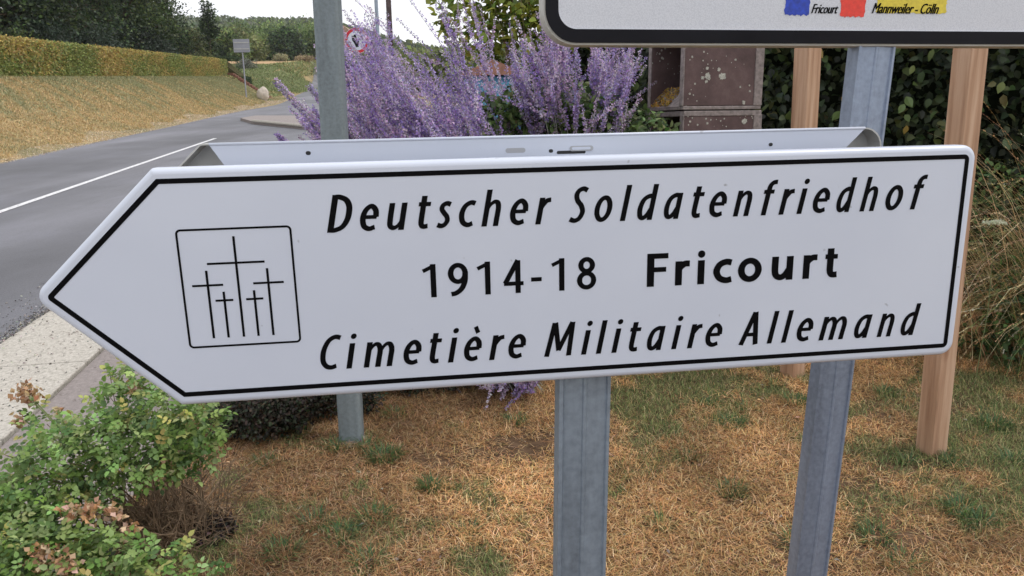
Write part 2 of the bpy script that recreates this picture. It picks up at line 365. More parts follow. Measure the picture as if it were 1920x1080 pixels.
# footpath and near kerb of single stones
strip('footpath', [(s_, -1.69, -1.02) for s_ in np.arange(-6, 12.5, .5)], MAT['footpath'], .016, 3)
kr = empty('kerb', GS(4, -1.95), None, None); kr['kind'] = 'structure'
for i in range(18):
    s0 = -4+i*.9; q = RNG.normal(0, .003, 3)
    bb = MB(); P = lambda s_, t_, h: GS(s_, t_, h)
    s1 = s0+.89
    bb.loft([[P(s0, -2.32, h+q[0]), P(s1, -2.32, h+q[0]), P(s1, -1.70, h2+q[1]), P(s0, -1.70, h2+q[1])][::-1] for h, h2 in ((-.03, -.03), (.022, .034))], False, True)
    bb.build('kerb_stone', MAT['kerb'], kr, bevel=.006)
# bare soil under the shrubs and flower bed
def blob(name, s0, t0, rs, rt, mat, h):
    pts = [(s0+rs*(1+.15*math.sin(3*a+1))*math.cos(a), t0+rt*(1+.12*math.sin(4*a))*math.sin(a)) for a in np.arange(28)*2*math.pi/28]
    me = bpy.data.meshes.new(name); me.from_pydata([tuple(GS(a, b_, h)) for a, b_ in pts], [], [tuple(range(28))[::-1]]); o = link(name, me, mat, None); o['kind'] = 'structure'
blob('flower_bed', 4.5, .1, .95, 1.35, MAT['soil'], .006)
strip('lawn', [(q, -1.02, 4.6+q*.2) for q in np.arange(-3, 12, .25)], MAT['lawn'], .003, 30)
blob('soil_patch', 2.5, -.95, .4, .5, MAT['soil'], .005)

# ------------------------------------------------------------------ the arrow sign
RS = np.array([[0.99109987, -0.02070647, 0.13150018], [0.05006019, 0.97329363, -0.22403902], [-0.12334923, 0.22862797, 0.96566776]])
TS = np.array([-0.42424149, -0.00477145, -0.90775218]); SA, SB, SH = 1.07198, .15611, .15
def Wl(s_, t_, n_=0.): return CAM+M@(RS@np.array([s_, t_, n_])+TS)
NS = M@RS[:, 2]
def U(px, py, n0=0.):
    d = np.array([(px-960)/F, (540-py)/F, -1]); nn = RS[:, 2]; T = TS+nn*n0; k = nn@T/(nn@d); return (RS.T@(d*k-T))[:2]
def round_poly(P, rad, inset=0., seg=6):
    P = [np.array(p, float) for p in P]; n = len(P); out = []          # P counter-clockwise
    off = []
    for i in range(n):
        a, b_ = P[i], P[(i+1) % n]; d = (b_-a)/np.linalg.norm(b_-a); nn = np.array([-d[1], d[0]]); off.append((a+nn*inset, d))
    Q = []
    for i in range(n):
        (a, d1), (c, d2) = off[i-1], off[i]; A_ = np.array([d1, -d2]).T; k = np.linalg.solve(A_, c-a); Q.append(a+d1*k[0])
    for i in range(n):
        p = Q[i]; u1 = Q[i-1]-p; u2 = Q[(i+1) % n]-p; u1 /= np.linalg.norm(u1); u2 /= np.linalg.norm(u2)
        ang = math.acos(np.clip(u1@u2, -1, 1)); r = max(rad[i]-inset, .0012); dist = r/math.tan(ang/2)
        bis = unit(u1+u2); cc = p+bis*r/math.sin(ang/2); p1 = p+u1*dist; p2 = p+u2*dist
        a1 = math.atan2(*(p1-cc)[::-1]); a2 = math.atan2(*(p2-cc)[::-1]); da = (a2-a1+math.pi) % (2*math.pi)-math.pi
        for q in range(seg+1): a = a1+da*q/seg; out.append(cc+r*np.array([math.cos(a), math.sin(a)]))
    return out
def ribbon_loop(mb, o1, o2, Wf, z):
    n = len(o1); mb.add([Wf(*p, z) for p in o1]+[Wf(*p, z) for p in o2], [(i, (i+1) % n, n+(i+1) % n, n+i) for i in range(n)])

ARROW = [(-SB, 0), (0, -SH), (SA, -SH), (SA, SH), (0, SH)]
ARAD = [.018, .006, .020, .020, .006]
sign = empty('arrow_sign', Wl(.52, -SH, -.03), 'white arrow shaped direction sign to the German war cemetery, pointing left on the nearest post', 'road sign')
rings = [[Wl(*p, -.024) for p in round_poly(ARROW, ARAD, .004)], [Wl(*p, -.022) for p in round_poly(ARROW, ARAD, 0)], [Wl(*p, -.0075) for p in round_poly(ARROW, ARAD, 0)]]
for a in (25, 50, 70, 90):
    a = math.radians(a); rings.append([Wl(*p, -.0075+.0075*math.sin(a)) for p in round_poly(ARROW, ARAD, .0075*(1-math.cos(a)))])
b = MB(); b.loft(rings); pan = b.build('panel', MAT['white'], sign)
for p in pan.data.polygons: p.use_smooth = len(p.vertices) == 4
b = MB(); ribbon_loop(b, round_poly(ARROW, ARAD, .0125), round_poly(ARROW, [.012, .003, .012, .012, .003], .0187), Wl, .0004); b.build('black_border', MAT['black'], sign)
# lettering drawn as pen strokes: list of (closed, smooth, points, width)
def crom(P, closed=False, n=7):
    P = [np.array(p, float) for p in P]; out = []; m_ = len(P)
    rng_ = range(m_) if closed else range(m_-1)
    for i in rng_:
        if closed: p0, p1, p2, p3 = P[i-1], P[i], P[(i+1) % m_], P[(i+2) % m_]
        else: p0 = P[i-1] if i else 2*P[0]-P[1]; p1, p2 = P[i], P[i+1]; p3 = P[i+2] if i+2 < m_ else 2*P[-1]-P[-2]
        for q in range(n):
            t = q/n; out.append(.5*((2*p1)+(-p0+p2)*t+(2*p0-5*p1+4*p2-p3)*t*t+(-p0+3*p1-3*p2+p3)*t**3))
    if not closed: out.append(P[-1])
    return out
def stroke(P, wd, closed=False, smooth=True, w0=1.):
    P = crom(P, closed) if smooth else [np.array(p, float) for p in P]
    n = len(P); A_, B_ = [], []
    for i in range(n):
        d = (P[(i+1) % n]-P[i-1]) if closed else (P[min(i+1, n-1)]-P[max(i-1, 0)])
        d = unit(d); k = np.array([-d[1], d[0]])
        h = wd/2*(1-.14*abs(d[0]))                                  # horizontals a little thinner than stems
        if w0 < 1: h *= w0+(1-w0)*min(1, i/(n*.45))
        A_.append(P[i]+k*h); B_.append(P[i]-k*h)
    return A_, B_, closed
def ell(cx, cy, rx, ry): return [(cx+rx*math.cos(a), cy+ry*math.sin(a)) for a in np.arange(12)*math.pi/6]
def glyph(g, bold=False, wd=6.9):
    o = []; ln = lambda p, q, w_=wd: o.append(stroke([p, q], w_, smooth=False)); sm = lambda P, w0=1., w_=wd: o.append(stroke(P, w_, w0=w0))
    lo = lambda P, w_=wd: o.append(stroke(P, w_, closed=True)); dot = lambda x, y, r: o.append(([np.array((x+r*math.cos(a), y+r*math.sin(a))) for a in np.arange(14)*math.pi/7], None, True))
    X, A = 34., 46.5; h = wd/2
    if bold:
        X, A = 33., 45.
        if g == 'F': ln((h, 0), (h, A)); ln((h, A-3.6), (28, A-3.6), 7.6*1.1); ln((h, 23), (25.5, 23), 7*1.1)
        if g == 'r': ln((h, 0), (h, X)); sm([(h, 17), (8, 25), (13, 29.2), (20, 29.5)], .5)
        if g == 'i': ln((h, 0), (h, X)); dot(h, 41.4, 5.1)
        if g == 'c': sm([(25.5, 28), (18, 29.3), (9, 25.5), (4.9, 16.5), (9, 7.5), (18, 3.8), (26, 5.2)])
        if g == 'o': lo(ell(16.5, 16.5, 12, 12.7))
        if g == 'u': sm([(h, X), (h, 14), (7, 6.5), (13, 4), (19, 7), (24, 14)][:]); ln((25.6, X), (25.6, 0))
        if g == 't': sm([(7.6, 41), (7.6, 22), (7.8, 10), (10, 5), (14, 4), (18.2, 4.4)]); ln((0, 29.6), (18, 29.6), 7.6)
        return o
    if g == 'o': lo(ell(11.3, 17, 8.2, 14.2))
    if g in 'eE': ln((3.3, 17.6), (19.5, 17.6), 5.6); sm([(18.7, 17.2), (17.2, 26), (11.5, 31.1), (5.6, 26.5), (3.2, 17), (5.6, 7), (12, 3), (18.8, 5)])
    if g == 'E': ln((9.6, 47.2), (14.2, 38.6), 5.5)
    if g == 'c': sm([(18.2, 29.8), (12.5, 31.1), (5.8, 26.5), (3.2, 17), (5.8, 7), (12.5, 2.9), (18.4, 4.8)])
    if g == 'u': sm([(18.2, 15), (14.5, 6.5), (9.5, 2.9), (4.8, 5), (3.3, 12), (3.2, X)], .45); ln((18.3, X), (18.3, 0))
    if g == 't': sm([(5.5, 41.5), (5.4, 25), (5.5, 9.5), (7, 4.4), (10, 3), (14.5, 3.7)]); ln((-.5, 31.2), (14.5, 31.2), 6.2)
    if g == 's': sm([(15.8, 29.6), (10.5, 31.2), (5.2, 28.8), (4.4, 23.8), (8.2, 19), (12.3, 14.6), (13.8, 9.3), (10.8, 4.5), (6, 2.9), (.8, 4.5)])
    if g == 'h': ln((h, A), (h, 0)); sm([(h, 18), (7, 26.8), (12, 31), (16.5, 29.2), (18.2, 22.5), (18.2, 11), (18.2, 0)], .45)
    if g == 'n': ln((h, X), (h, 0)); sm([(h, 18), (7, 26.8), (12, 31), (16.5, 29.2), (18.2, 22.5), (18.2, 11), (18.2, 0)], .45)
    if g == 'm':
        ln((h, X), (h, 0))
        for x in (0, 14.6): sm([(h+x, 18), (6.6+x, 26.8), (11.2+x, 31), (15.4+x, 29.2), (17.8+x, 22.5), (17.8+x, 11), (17.8+x, 0)], .45)
    if g == 'r': ln((h, X), (h, 0)); sm([(h, 16), (6, 24.5), (9.5, 29.8), (15, 31.2)], .45)
    if g == 'l': ln((h, A), (h, 0))
    if g == 'i': ln((h, X), (h, 0)); dot(h+.4, 43.2, 3.7)
    if g in 'da': ln((18.6, A if g == 'd' else X), (18.6, 0)); sm([(18.4, 30.2), (12.6, 31.2), (6, 26.5), (3.2, 16), (4.8, 6), (9, 2.9), (14, 6.5), (18.2, 15)])
    if g == 'f': sm([(17, 43.9), (12.2, 43.4), (8.6, 40), (7.6, 33.5), (7.5, 15), (7.5, 0)]); ln((1, 31.2), (15.5, 31.2), 6.2)
    if g == 'D': ln((h, A), (h, 0)); sm([(h, 43.8), (9, 43.4), (16.5, 39.4), (20.8, 30.5), (20.8, 17), (16.4, 7), (9, 3), (h, 2.8)])
    if g == 'S': sm([(18, 41.4), (12, 43.7), (6.2, 41), (4.4, 35.2), (7.2, 28.2), (13, 22), (16.2, 14), (13.5, 6), (7.5, 2.9), (.6, 5)])
    if g == 'C': sm([(22.6, 42.2), (15.5, 43.6), (7.8, 38.6), (3.2, 26), (4, 12.5), (9, 5), (15.5, 2.9), (21.8, 4.8)])
    if g == 'M': ln((3.2, 0), (6.3, A)); ln((7.2, A), (18.6, 8)); ln((18.2, 8), (30.6, A)); ln((31.2, A), (34, 0))
    if g == 'A': ln((2.8, 0), (12.4, A)); ln((12.8, A), (23, 0)); ln((6, 14.6), (20, 14.6), 6)
    A = 43.5
    if g == '1': ln((14, 0), (14, A)); ln((1, 34.6), (14.6, 40.8), 5.6)
    if g == '9': lo(ell(13, 29.8, 9, 10.8)); sm([(22, 30), (21.2, 19), (17, 9.5), (10, 4), (4, 2.8)])
    if g == '4': ln((20, 0), (20, A)); ln((20.2, 43.5), (2.5, 13)); ln((1, 12.8), (27.5, 12.8), 6.2)
    if g == '8': lo(ell(13, 32.6, 7.7, 7.9)); lo(ell(13, 12.4, 9.4, 9.5))
    if g == '-': ln((0, 17), (14, 17), 6.4)
    return o
def text_line(name, items, base, shear, parent, label, bold=False, wd=6.9):
    mb = MB(); lev = 0
    for g, x0, x1 in items:
        st_ = glyph(g, bold, wd); f = lambda p: np.array([p[0]+shear*p[1], p[1]])
        st_ = [([f(p) for p in a], None if b_ is None else [f(p) for p in b_], c) for a, b_, c in st_]
        xs = [p[0] for a, b_, c in st_ for p in a+(b_ or [])]; lo_, hi = min(xs), max(xs)
        sc = (x1-x0)/(hi-lo_); sc = min(1.12, max(.9, sc)) if g not in 'itlrf1' else 1.
        cx = (x0+x1)/2-(lo_+hi)/2*sc; bl = base(cx) if callable(base) else base
        for a, b_, c in st_:
            z = .0004+.00001*(lev % 9); lev += 1
            q = lambda p: Wl((cx+p[0]*sc)/1000, (bl+p[1])/1000, z)
            n = len(a)
            if b_ is None: mb.add([q(p) for p in a], [tuple(range(n))])
            elif c: mb.add([q(p) for p in a]+[q(p) for p in b_], [(n+i, n+(i+1) % n, (i+1) % n, i) for i in range(n)])
            else: mb.add([q(p) for p in a]+[q(p) for p in b_], [(n+i, n+i+1, i+1, i) for i in range(n-1)])
    o = mb.build(name, MAT['black'], parent); o['label'] = label; return o
L1 = [('D', 198, 231), ('e', 239, 263), ('u', 272, 299), ('t', 310, 329), ('s', 333, 354), ('c', 362, 385), ('h', 390, 416), ('e', 427, 451), ('r', 459, 481), ('S', 503, 530), ('o', 537, 561), ('l', 571, 587), ('d', 594, 623), ('a', 630, 656), ('t', 667, 686), ('e', 692, 716), ('n', 725, 751), ('f', 763, 787), ('r', 789, 810), ('i', 815, 830), ('e', 837, 861), ('d', 871, 898), ('h', 905, 930), ('o', 942, 967), ('f', 978, 1002)]
L4 = [('C', 177, 206), ('i', 209, 225), ('m', 231, 272), ('e', 283, 307), ('t', 316, 335), ('i', 341, 356), ('E', 362, 386), ('r', 395, 416), ('e', 421, 445), ('M', 469, 512), ('i', 520, 535), ('l', 541, 555), ('i', 562, 577), ('t', 585, 604), ('a', 611, 637), ('i', 646, 661), ('r', 668, 689), ('e', 694, 718), ('A', 742, 770), ('l', 784, 799), ('l', 805, 820), ('e', 827, 851), ('m', 860, 901), ('a', 913, 939), ('n', 948, 973), ('d', 984, 1012)]
B4 = lambda x: -113.2-(x-177)*.0029
text_line('lettering', L1[:9], 65.1, .2, sign, 'the word Deutscher in wide set black italics')
text_line('lettering', L1[9:], 65.1, .2, sign, 'the word Soldatenfriedhof in wide set black italics')
text_line('lettering', [('1', 312, 330), ('9', 345, 371), ('1', 382, 400), ('4', 416, 443), ('-', 453, 467), ('1', 480, 497), ('8', 514, 540)], -24, 0, sign, 'the years 1914-18 in upright black numerals', wd=7.1)
text_line('lettering', [('F', 609, 638), ('r', 647, 669), ('i', 678, 690), ('c', 701, 728), ('o', 736, 770), ('u', 784, 815), ('r', 829, 850), ('t', 861, 880)], -25, 0, sign, 'Fricourt in heavy upright black letters', bold=True, wd=9.6)
text_line('lettering', L4[:9], B4, .2, sign, 'the word Cimetière in wide set black italics')
text_line('lettering', L4[9:18], B4, .2, sign, 'the word Militaire in wide set black italics')
text_line('lettering', L4[18:], B4, .2, sign, 'the word Allemand in wide set black italics')
# emblem: rounded square frame with five crosses
mb = MB(); EB = [(.0188, -.0742), (.1556, -.0742), (.1556, .0764), (.0188, .0764)]
ribbon_loop(mb, round_poly(EB, [.006]*4, 0), round_poly(EB, [.006]*4, .0026), Wl, .0004)
def bar(x0, y0, x1, y1, w_, z):
    d = unit(np.array([x1-x0, y1-y0])); k = np.array([-d[1], d[0]])*w_/2
    mb.add([Wl((x0-k[0])/1000, (y0-k[1])/1000, z), Wl((x1-k[0])/1000, (y1-k[1])/1000, z), Wl((x1+k[0])/1000, (y1+k[1])/1000, z), Wl((x0+k[0])/1000, (y0+k[1])/1000, z)], [(0, 1, 2, 3)] if True else [])
for x, y0, y1, a, b_, yb in [(86, 65.5, -62.4, 51.6, 120, 32.5), (49.6, 24.2, -62.4, 31.1, 67.9, 5.6), (122, 24, -62.4, 103.7, 140.7, 5.6), (67.4, -3.2, -62.4, 56.6, 77.9, -14.2), (103.8, -3.2, -62.4, 93.3, 114.1, -14.2)]:
    bar(x, y0, x, y1, 2.9, .0004); bar(a, yb, b_, yb, 2.7, .00042)
mb.build('emblem', MAT['black'], sign)['label'] = 'square emblem with five thin black crosses'

# rear panel of the same post, its hollow back towards the camera
rear = empty('rear_arrow_sign', Wl(.53, -.1265, -.15), 'second arrow panel behind the German cemetery sign, only its folded top rim showing', 'road sign')
ZB, ZF = -.152, -.120; TT = .1735
r0, r1 = .027, 1.009
RP = [(r0-.158, TT-.15), (r0, TT-.30), (r1, TT-.30), (r1, TT), (r0, TT)]; RR = [.018, .004, .030, .030, .004]
oA = round_poly(RP, RR, 0); oB = round_poly(RP, RR, .0022)
b = MB(); b.loft([[Wl(*p, ZB-.002) for p in oA], [Wl(*p, ZB) for p in oA]]); b.build('panel', MAT['alu'], rear)
b = MB(); n_ = len(oA)                                              # flange folded towards the post
vs = [Wl(*p, ZB) for p in oA]+[Wl(*p, ZF) for p in oA]+[Wl(*p, ZF) for p in oB]+[Wl(*p, ZB) for p in oB]
fs = []
for k in range(3): fs += [(k*n_+i, k*n_+(i+1) % n_, (k+1)*n_+(i+1) % n_, (k+1)*n_+i) for i in range(n_)]
b.add(vs, fs); b.build('flange', MAT['alu'], rear)
lip_h = .046
def lipq(x0, x1, y0, y1, z, m_=0.): return [(x0+m_, y1), (x0, y0)]
LZ = ZF+.0015
b = MB()
prof = [(-.018, ZF+.0005), (-.006, ZF+.0012), (0., ZF-.003), (.0006, ZF-.012)]
ra, rb = r0+.012, r1-.030
out = [(ra, TT-.002), (ra+.027, TT-lip_h), (rb-.045, TT-lip_h), (rb, TT-.002)]
o2 = [Wl(x, y, LZ) for x, y in out]; o3 = [Wl(x, y, LZ-.0015) for x, y in out]
b.loft([o3, o2]); b.build('top_lip', MAT['white'], rear, bevel=.0006)
b = MB(); b.tube([Wl(ra, TT-.0012, LZ-.0010), Wl(rb, TT-.0012, LZ-.0010)], .0022, 8); b.build('rim_edge', MAT['white'], rear, True)
def lipfeat(px0, py0, px1, py1, mat, name, dz=.0006, r=None):
    a = U(px0, py1, LZ); c = U(px1, py0, LZ); w_, h_ = (c-a)/2; cc = (a+c)/2; rr = min(w_, h_)
    P = [(cc[0]-w_, cc[1]-h_), (cc[0]+w_, cc[1]-h_), (cc[0]+w_, cc[1]+h_), (cc[0]-w_, cc[1]+h_)]
    mb_ = MB(); pr = round_poly(P, [rr*.97]*4); mb_.loft([[Wl(*p, LZ+.0001) for p in pr], [Wl(*p, LZ+dz) for p in pr]]); return mb_.build(name, mat, rear)
MAT['slotgrey'] = plain('slot_grey', (.40, .41, .44), .5)
for x, y, r in ((578, 287, 4.5), (1033, 283, 4), (1445, 271, 4)): lipfeat(x-r, y-r*.85, x+r, y+r*.85, MAT['dark'], 'rivet_hole', .0003)
lipfeat(948, 277, 985, 287, MAT['slotgrey'], 'slot', .0002)
lipfeat(1044, 281.5, 1098, 289, MAT['dark'], 'slot', .0003)
lipfeat(1068, 272.5, 1112, 283.5, MAT['slotgrey'], 'clip', .0012); lipfeat(1072, 275, 1107, 281, MAT['white'], 'clip', .0016)

# ------------------------------------------------------------------ posts
def lean_post(p1, d1, p2, up, name, label, prof, mat, cap=False, yaw=0., down=None, group=None):
    P1 = at(*p1, d1); r2 = ray(*p2); k = (P1[1]-CAM[1])/r2[1]; P2 = CAM+r2*k
    ax = unit(P1-P2); e = P2.copy()
    for _ in range(30):
        e = e-ax*(e[2]-float(gz(e[0], e[1])))/ax[2]
    top = P1+ax*up; e = e-ax*.05
    X = np.array([math.cos(yaw), math.sin(yaw), 0]); X = unit(X-ax*(X@ax)); Y = np.cross(ax, X)
    root = empty(name, e+ax*.05, label, 'post' if 'post' in name else 'pole', group)
    b = MB(); ln_ = 12
    b.loft([[e+(top-e)*q/ln_+X*a+Y*c for a, c in prof] for q in range(ln_+1)]); b.build('shaft', mat, root)
    return root, e, top, X, Y, ax
def rect_prof(w_, d_, r, groove=0., ridge=0., seg=4):
    P = []
    for cx, cy, a0 in ((w_-r, -d_+r, -90), (w_-r, d_-r, 0), (-w_+r, d_-r, 90), (-w_+r, -d_+r, 180)):
        for q in range(seg+1): a = math.radians(a0+90*q/seg); P.append((cx+r*math.cos(a), cy+r*math.sin(a)))
    if groove:                                                      # grooves in the front face (y = -d)
        fr = [(-w_*.93, -d_-ridge), (-w_*.86, -d_-ridge), (-w_*.80, -d_+groove*2.2), (-w_*.10, -d_+groove), (-w_*.06, -d_-ridge), (w_*.04, -d_-ridge), (w_*.10, -d_+groove*.4), (w_*.84, -d_+groove*1.8), (w_*.88, -d_-ridge), (w_*.94, -d_-ridge)]
        P = P[seg+1:3*(seg+1)]
        P = P+[(-w_, d_-r), (-w_, -d_)]+fr+[(w_, -d_)]
    return P
dpt = float(-(RS@np.array([.56, -.15, -.05])+TS)[2])
cp = lean_post((1091.5, 715), dpt, (1084.5, 1080), .27, 'post', 'nearest galvanised metal post, standing upright under the middle of the white arrow sign', rect_prof(.0368, .02, .006, .0018, .0006), MAT['galv'], yaw=.13)
b = MB()
for t_ in (.09, -.09):
    b = MB(); b.box(Wl(.56, t_, -.062), (Wl(.62, 0)-Wl(.56, 0)), NS*.038, (Wl(0, .012)-Wl(0, 0))); b.build('clamp', MAT['alu'], sign)
rp = lean_post((1633, 90), 1.47, (1511, 1080), .8, 'post', 'bluish metal post leaning to the right that carries the large white board', rect_prof(.0405, .02, .006, .0018, .0006), MAT['galvblue'], yaw=.2)
def pole_base():
    P = at(640, 240, 2.85); return P
lp = lean_post((627.5, 250), 2.9, (660, 825), .9, 'post', 'plain grey galvanised post in front of the purple sage, left of the boards', rect_prof(.0485, .0485, .018), MAT['galvdark'], yaw=.05)
b = MB(); b.tube([lp[1]-lp[5]*.01, lp[1]+lp[5]*.05, lp[1]+lp[5]*.065], [.085, .08, .05], 12); b.build('footing', plain('footing', (.2, .18, .16), .95, nscale=30, namp=.3, bmp=.5), lp[0])
def depth_at(px, py, base):                                       # depth of the sight line where it is as far ahead as the base
    y = gpix(*base)[1]; return y/ray(px, py)[1]
WOODR = depth_at(1811, 180, (1745, 848)); WOODL = depth_at(1511, 170, (1485, 705))
# two new timber posts set cornerwise
wr = lean_post((1811, 180), WOODR, (1745, 848), .6, 'wooden_post', 'nearer new timber post behind the right end of the arrow sign', rect_prof(.0405, .0405, .003), MAT['wood'], yaw=.33, group='new timber posts')
wl = lean_post((1511, 170), WOODL, (1485, 705), .9, 'wooden_post', 'farther new timber post between the brown blocks and the bluish post', rect_prof(.0435, .0435, .003), MAT['wood'], yaw=.49, group='new timber posts')

# ------------------------------------------------------------------ the large board
PSI = math.radians(8.9); BX = np.array([math.cos(PSI), math.sin(PSI), 0]); BN = np.array([math.sin(PSI), -math.cos(PSI), 0])
B0 = at(1500, 87, 1.425)
def WB(x, z, n_=0.): return B0+BX*x+np.array([0, 0, z])+BN*n_
def UB(px, py):
    d = ray(px, py); k = (BN@(B0-CAM))/(BN@d); p = CAM+d*k-B0; return np.array([p@BX, p[2]])
xl = UB(1016.5, 0)[0]; xr = xl+1.28; zb = 0.
board = empty('large_board', WB((xl+xr)/2, zb, -.03), 'large white board with thick black frame and painted flag colours at the upper right', 'sign board')
BP = [(xl, zb), (xr, zb), (xr, zb+.85), (xl, zb+.85)]; BRD = [.062]*4
b = MB(); b.loft([[WB(*p, -.03) for p in round_poly(BP, BRD, .0, 10)], [WB(*p, 0) for p in round_poly(BP, BRD, 0, 10)], [WB(*p, .003) for p in round_poly(BP, BRD, .0015, 10)]])
b.build('panel', MAT['alu'], board)
b = MB(); b.add([WB(*p, .0045) for p in round_poly(BP, BRD, .0035, 10)], [tuple(range(44))]); b.build('white_rim', plain('rim_beige', (.55, .54, .50), .5), board)
def ring_face(mb, inset0, inset1, z0, z1):
    a = round_poly(BP, BRD, inset0, 10); c = round_poly(BP, BRD, inset1, 10); n = len(a)
    mb.add([WB(*p, z0) for p in a]+[WB(*p, z1) for p in c], [(i, (i+1) % n, n+(i+1) % n, n+i) for i in range(n)])
b = MB(); ring_face(b, .0045, .0285, .0065, .0075); b.build('black_frame', MAT['ink'], board)
b = MB(); ring_face(b, .0285, .0285, .0075, .0055); b.add([WB(*p, .0058) for p in round_poly(BP, BRD, .028, 10)], [tuple(range(44))]); b.build('white_face', MAT['retro'], board)
def brush(name, px0, px1, py1, up, mat, lab):
    a = UB(px0, py1); c = UB(px1, py1); x0, x1, z0 = a[0], c[0], a[1]; P = []
    n = 26
    for i in range(n+1): P.append((x0+(x1-x0)*i/n, z0+RNG.normal(0, .0006)+.001*math.sin(i)))
    for i in range(1, n): P.append((x1+abs(RNG.normal(0, .0016)), z0+up*i/n))
    for i in range(n+1): P.append((x1-(x1-x0)*i/n, z0+up+RNG.normal(0, .0006)))
    for i in range(1, n): P.append((x0-abs(RNG.normal(0, .0022)), z0+up-up*i/n))
    mb_ = MB(); cc = (np.mean([p[0] for p in P]), np.mean([p[1] for p in P])); m_ = len(P)
    mb_.add([WB(*p, .0064) for p in P]+[WB(*cc, .0064)], [(i, (i+1) % m_, m_) for i in range(m_)]); o = mb_.build(name, mat, board); o['label'] = lab
brush('painted_patch', 1469, 1513, 29, .12, MAT['blue'], 'blue brushed paint patch'); brush('painted_patch', 1572, 1616, 32, .12, MAT['red'], 'red brushed paint patch')
brush('painted_patch', 1640, 1768, 25, .04, MAT['yellow'], 'yellow brushed paint patch')
SCN = [0]
def script(txt, px0, px1, py0, py1, label):
    cu = bpy.data.curves.new('t', 'FONT'); cu.body = txt; cu.size = 1; cu.shear = .45; cu.resolution_u = 3; cu.space_character = .97
    ob = bpy.data.objects.new('t', cu); COL.objects.link(ob); bpy.context.view_layer.update()
    me = bpy.data.meshes.new_from_object(ob.evaluated_get(bpy.context.evaluated_depsgraph_get())); bpy.data.objects.remove(ob); bpy.data.curves.remove(cu)
    co = np.array([v.co[:] for v in me.vertices]); mn, mxx = co.min(0), co.max(0); a = UB(px0, py1); c = UB(px1, py0); off = root_loc(board)
    for v, q in zip(me.vertices, co):
        x = a[0]+(c[0]-a[0])*(q[0]-mn[0])/(mxx[0]-mn[0]); z = a[1]+(c[1]-a[1])*(q[1]-mn[1])/(mxx[1]-mn[1]); v.co = WB(x, z, .0068+.0001*SCN[0])-off
    SCN[0] += 1; me.name = 'lettering'; o = link('lettering', me, MAT['black'], board); o['label'] = label
for k_ in (0, 1.1): script('Fricourt', 1517+k_, 1568+k_, 9, 26, 'Fricourt in small black script'); script('Mannweiler - Cölln', 1630+k_, 1756+k_, 8, 26, 'Mannweiler - Cölln in small black script')
b = MB()
for z in (.12, .6): b = MB(); b.box(WB((xl+xr)/2, z, -.04), BX*.5, BN*.009, np.array([0, 0, .02])); b.build('rail', MAT['alu'], board)

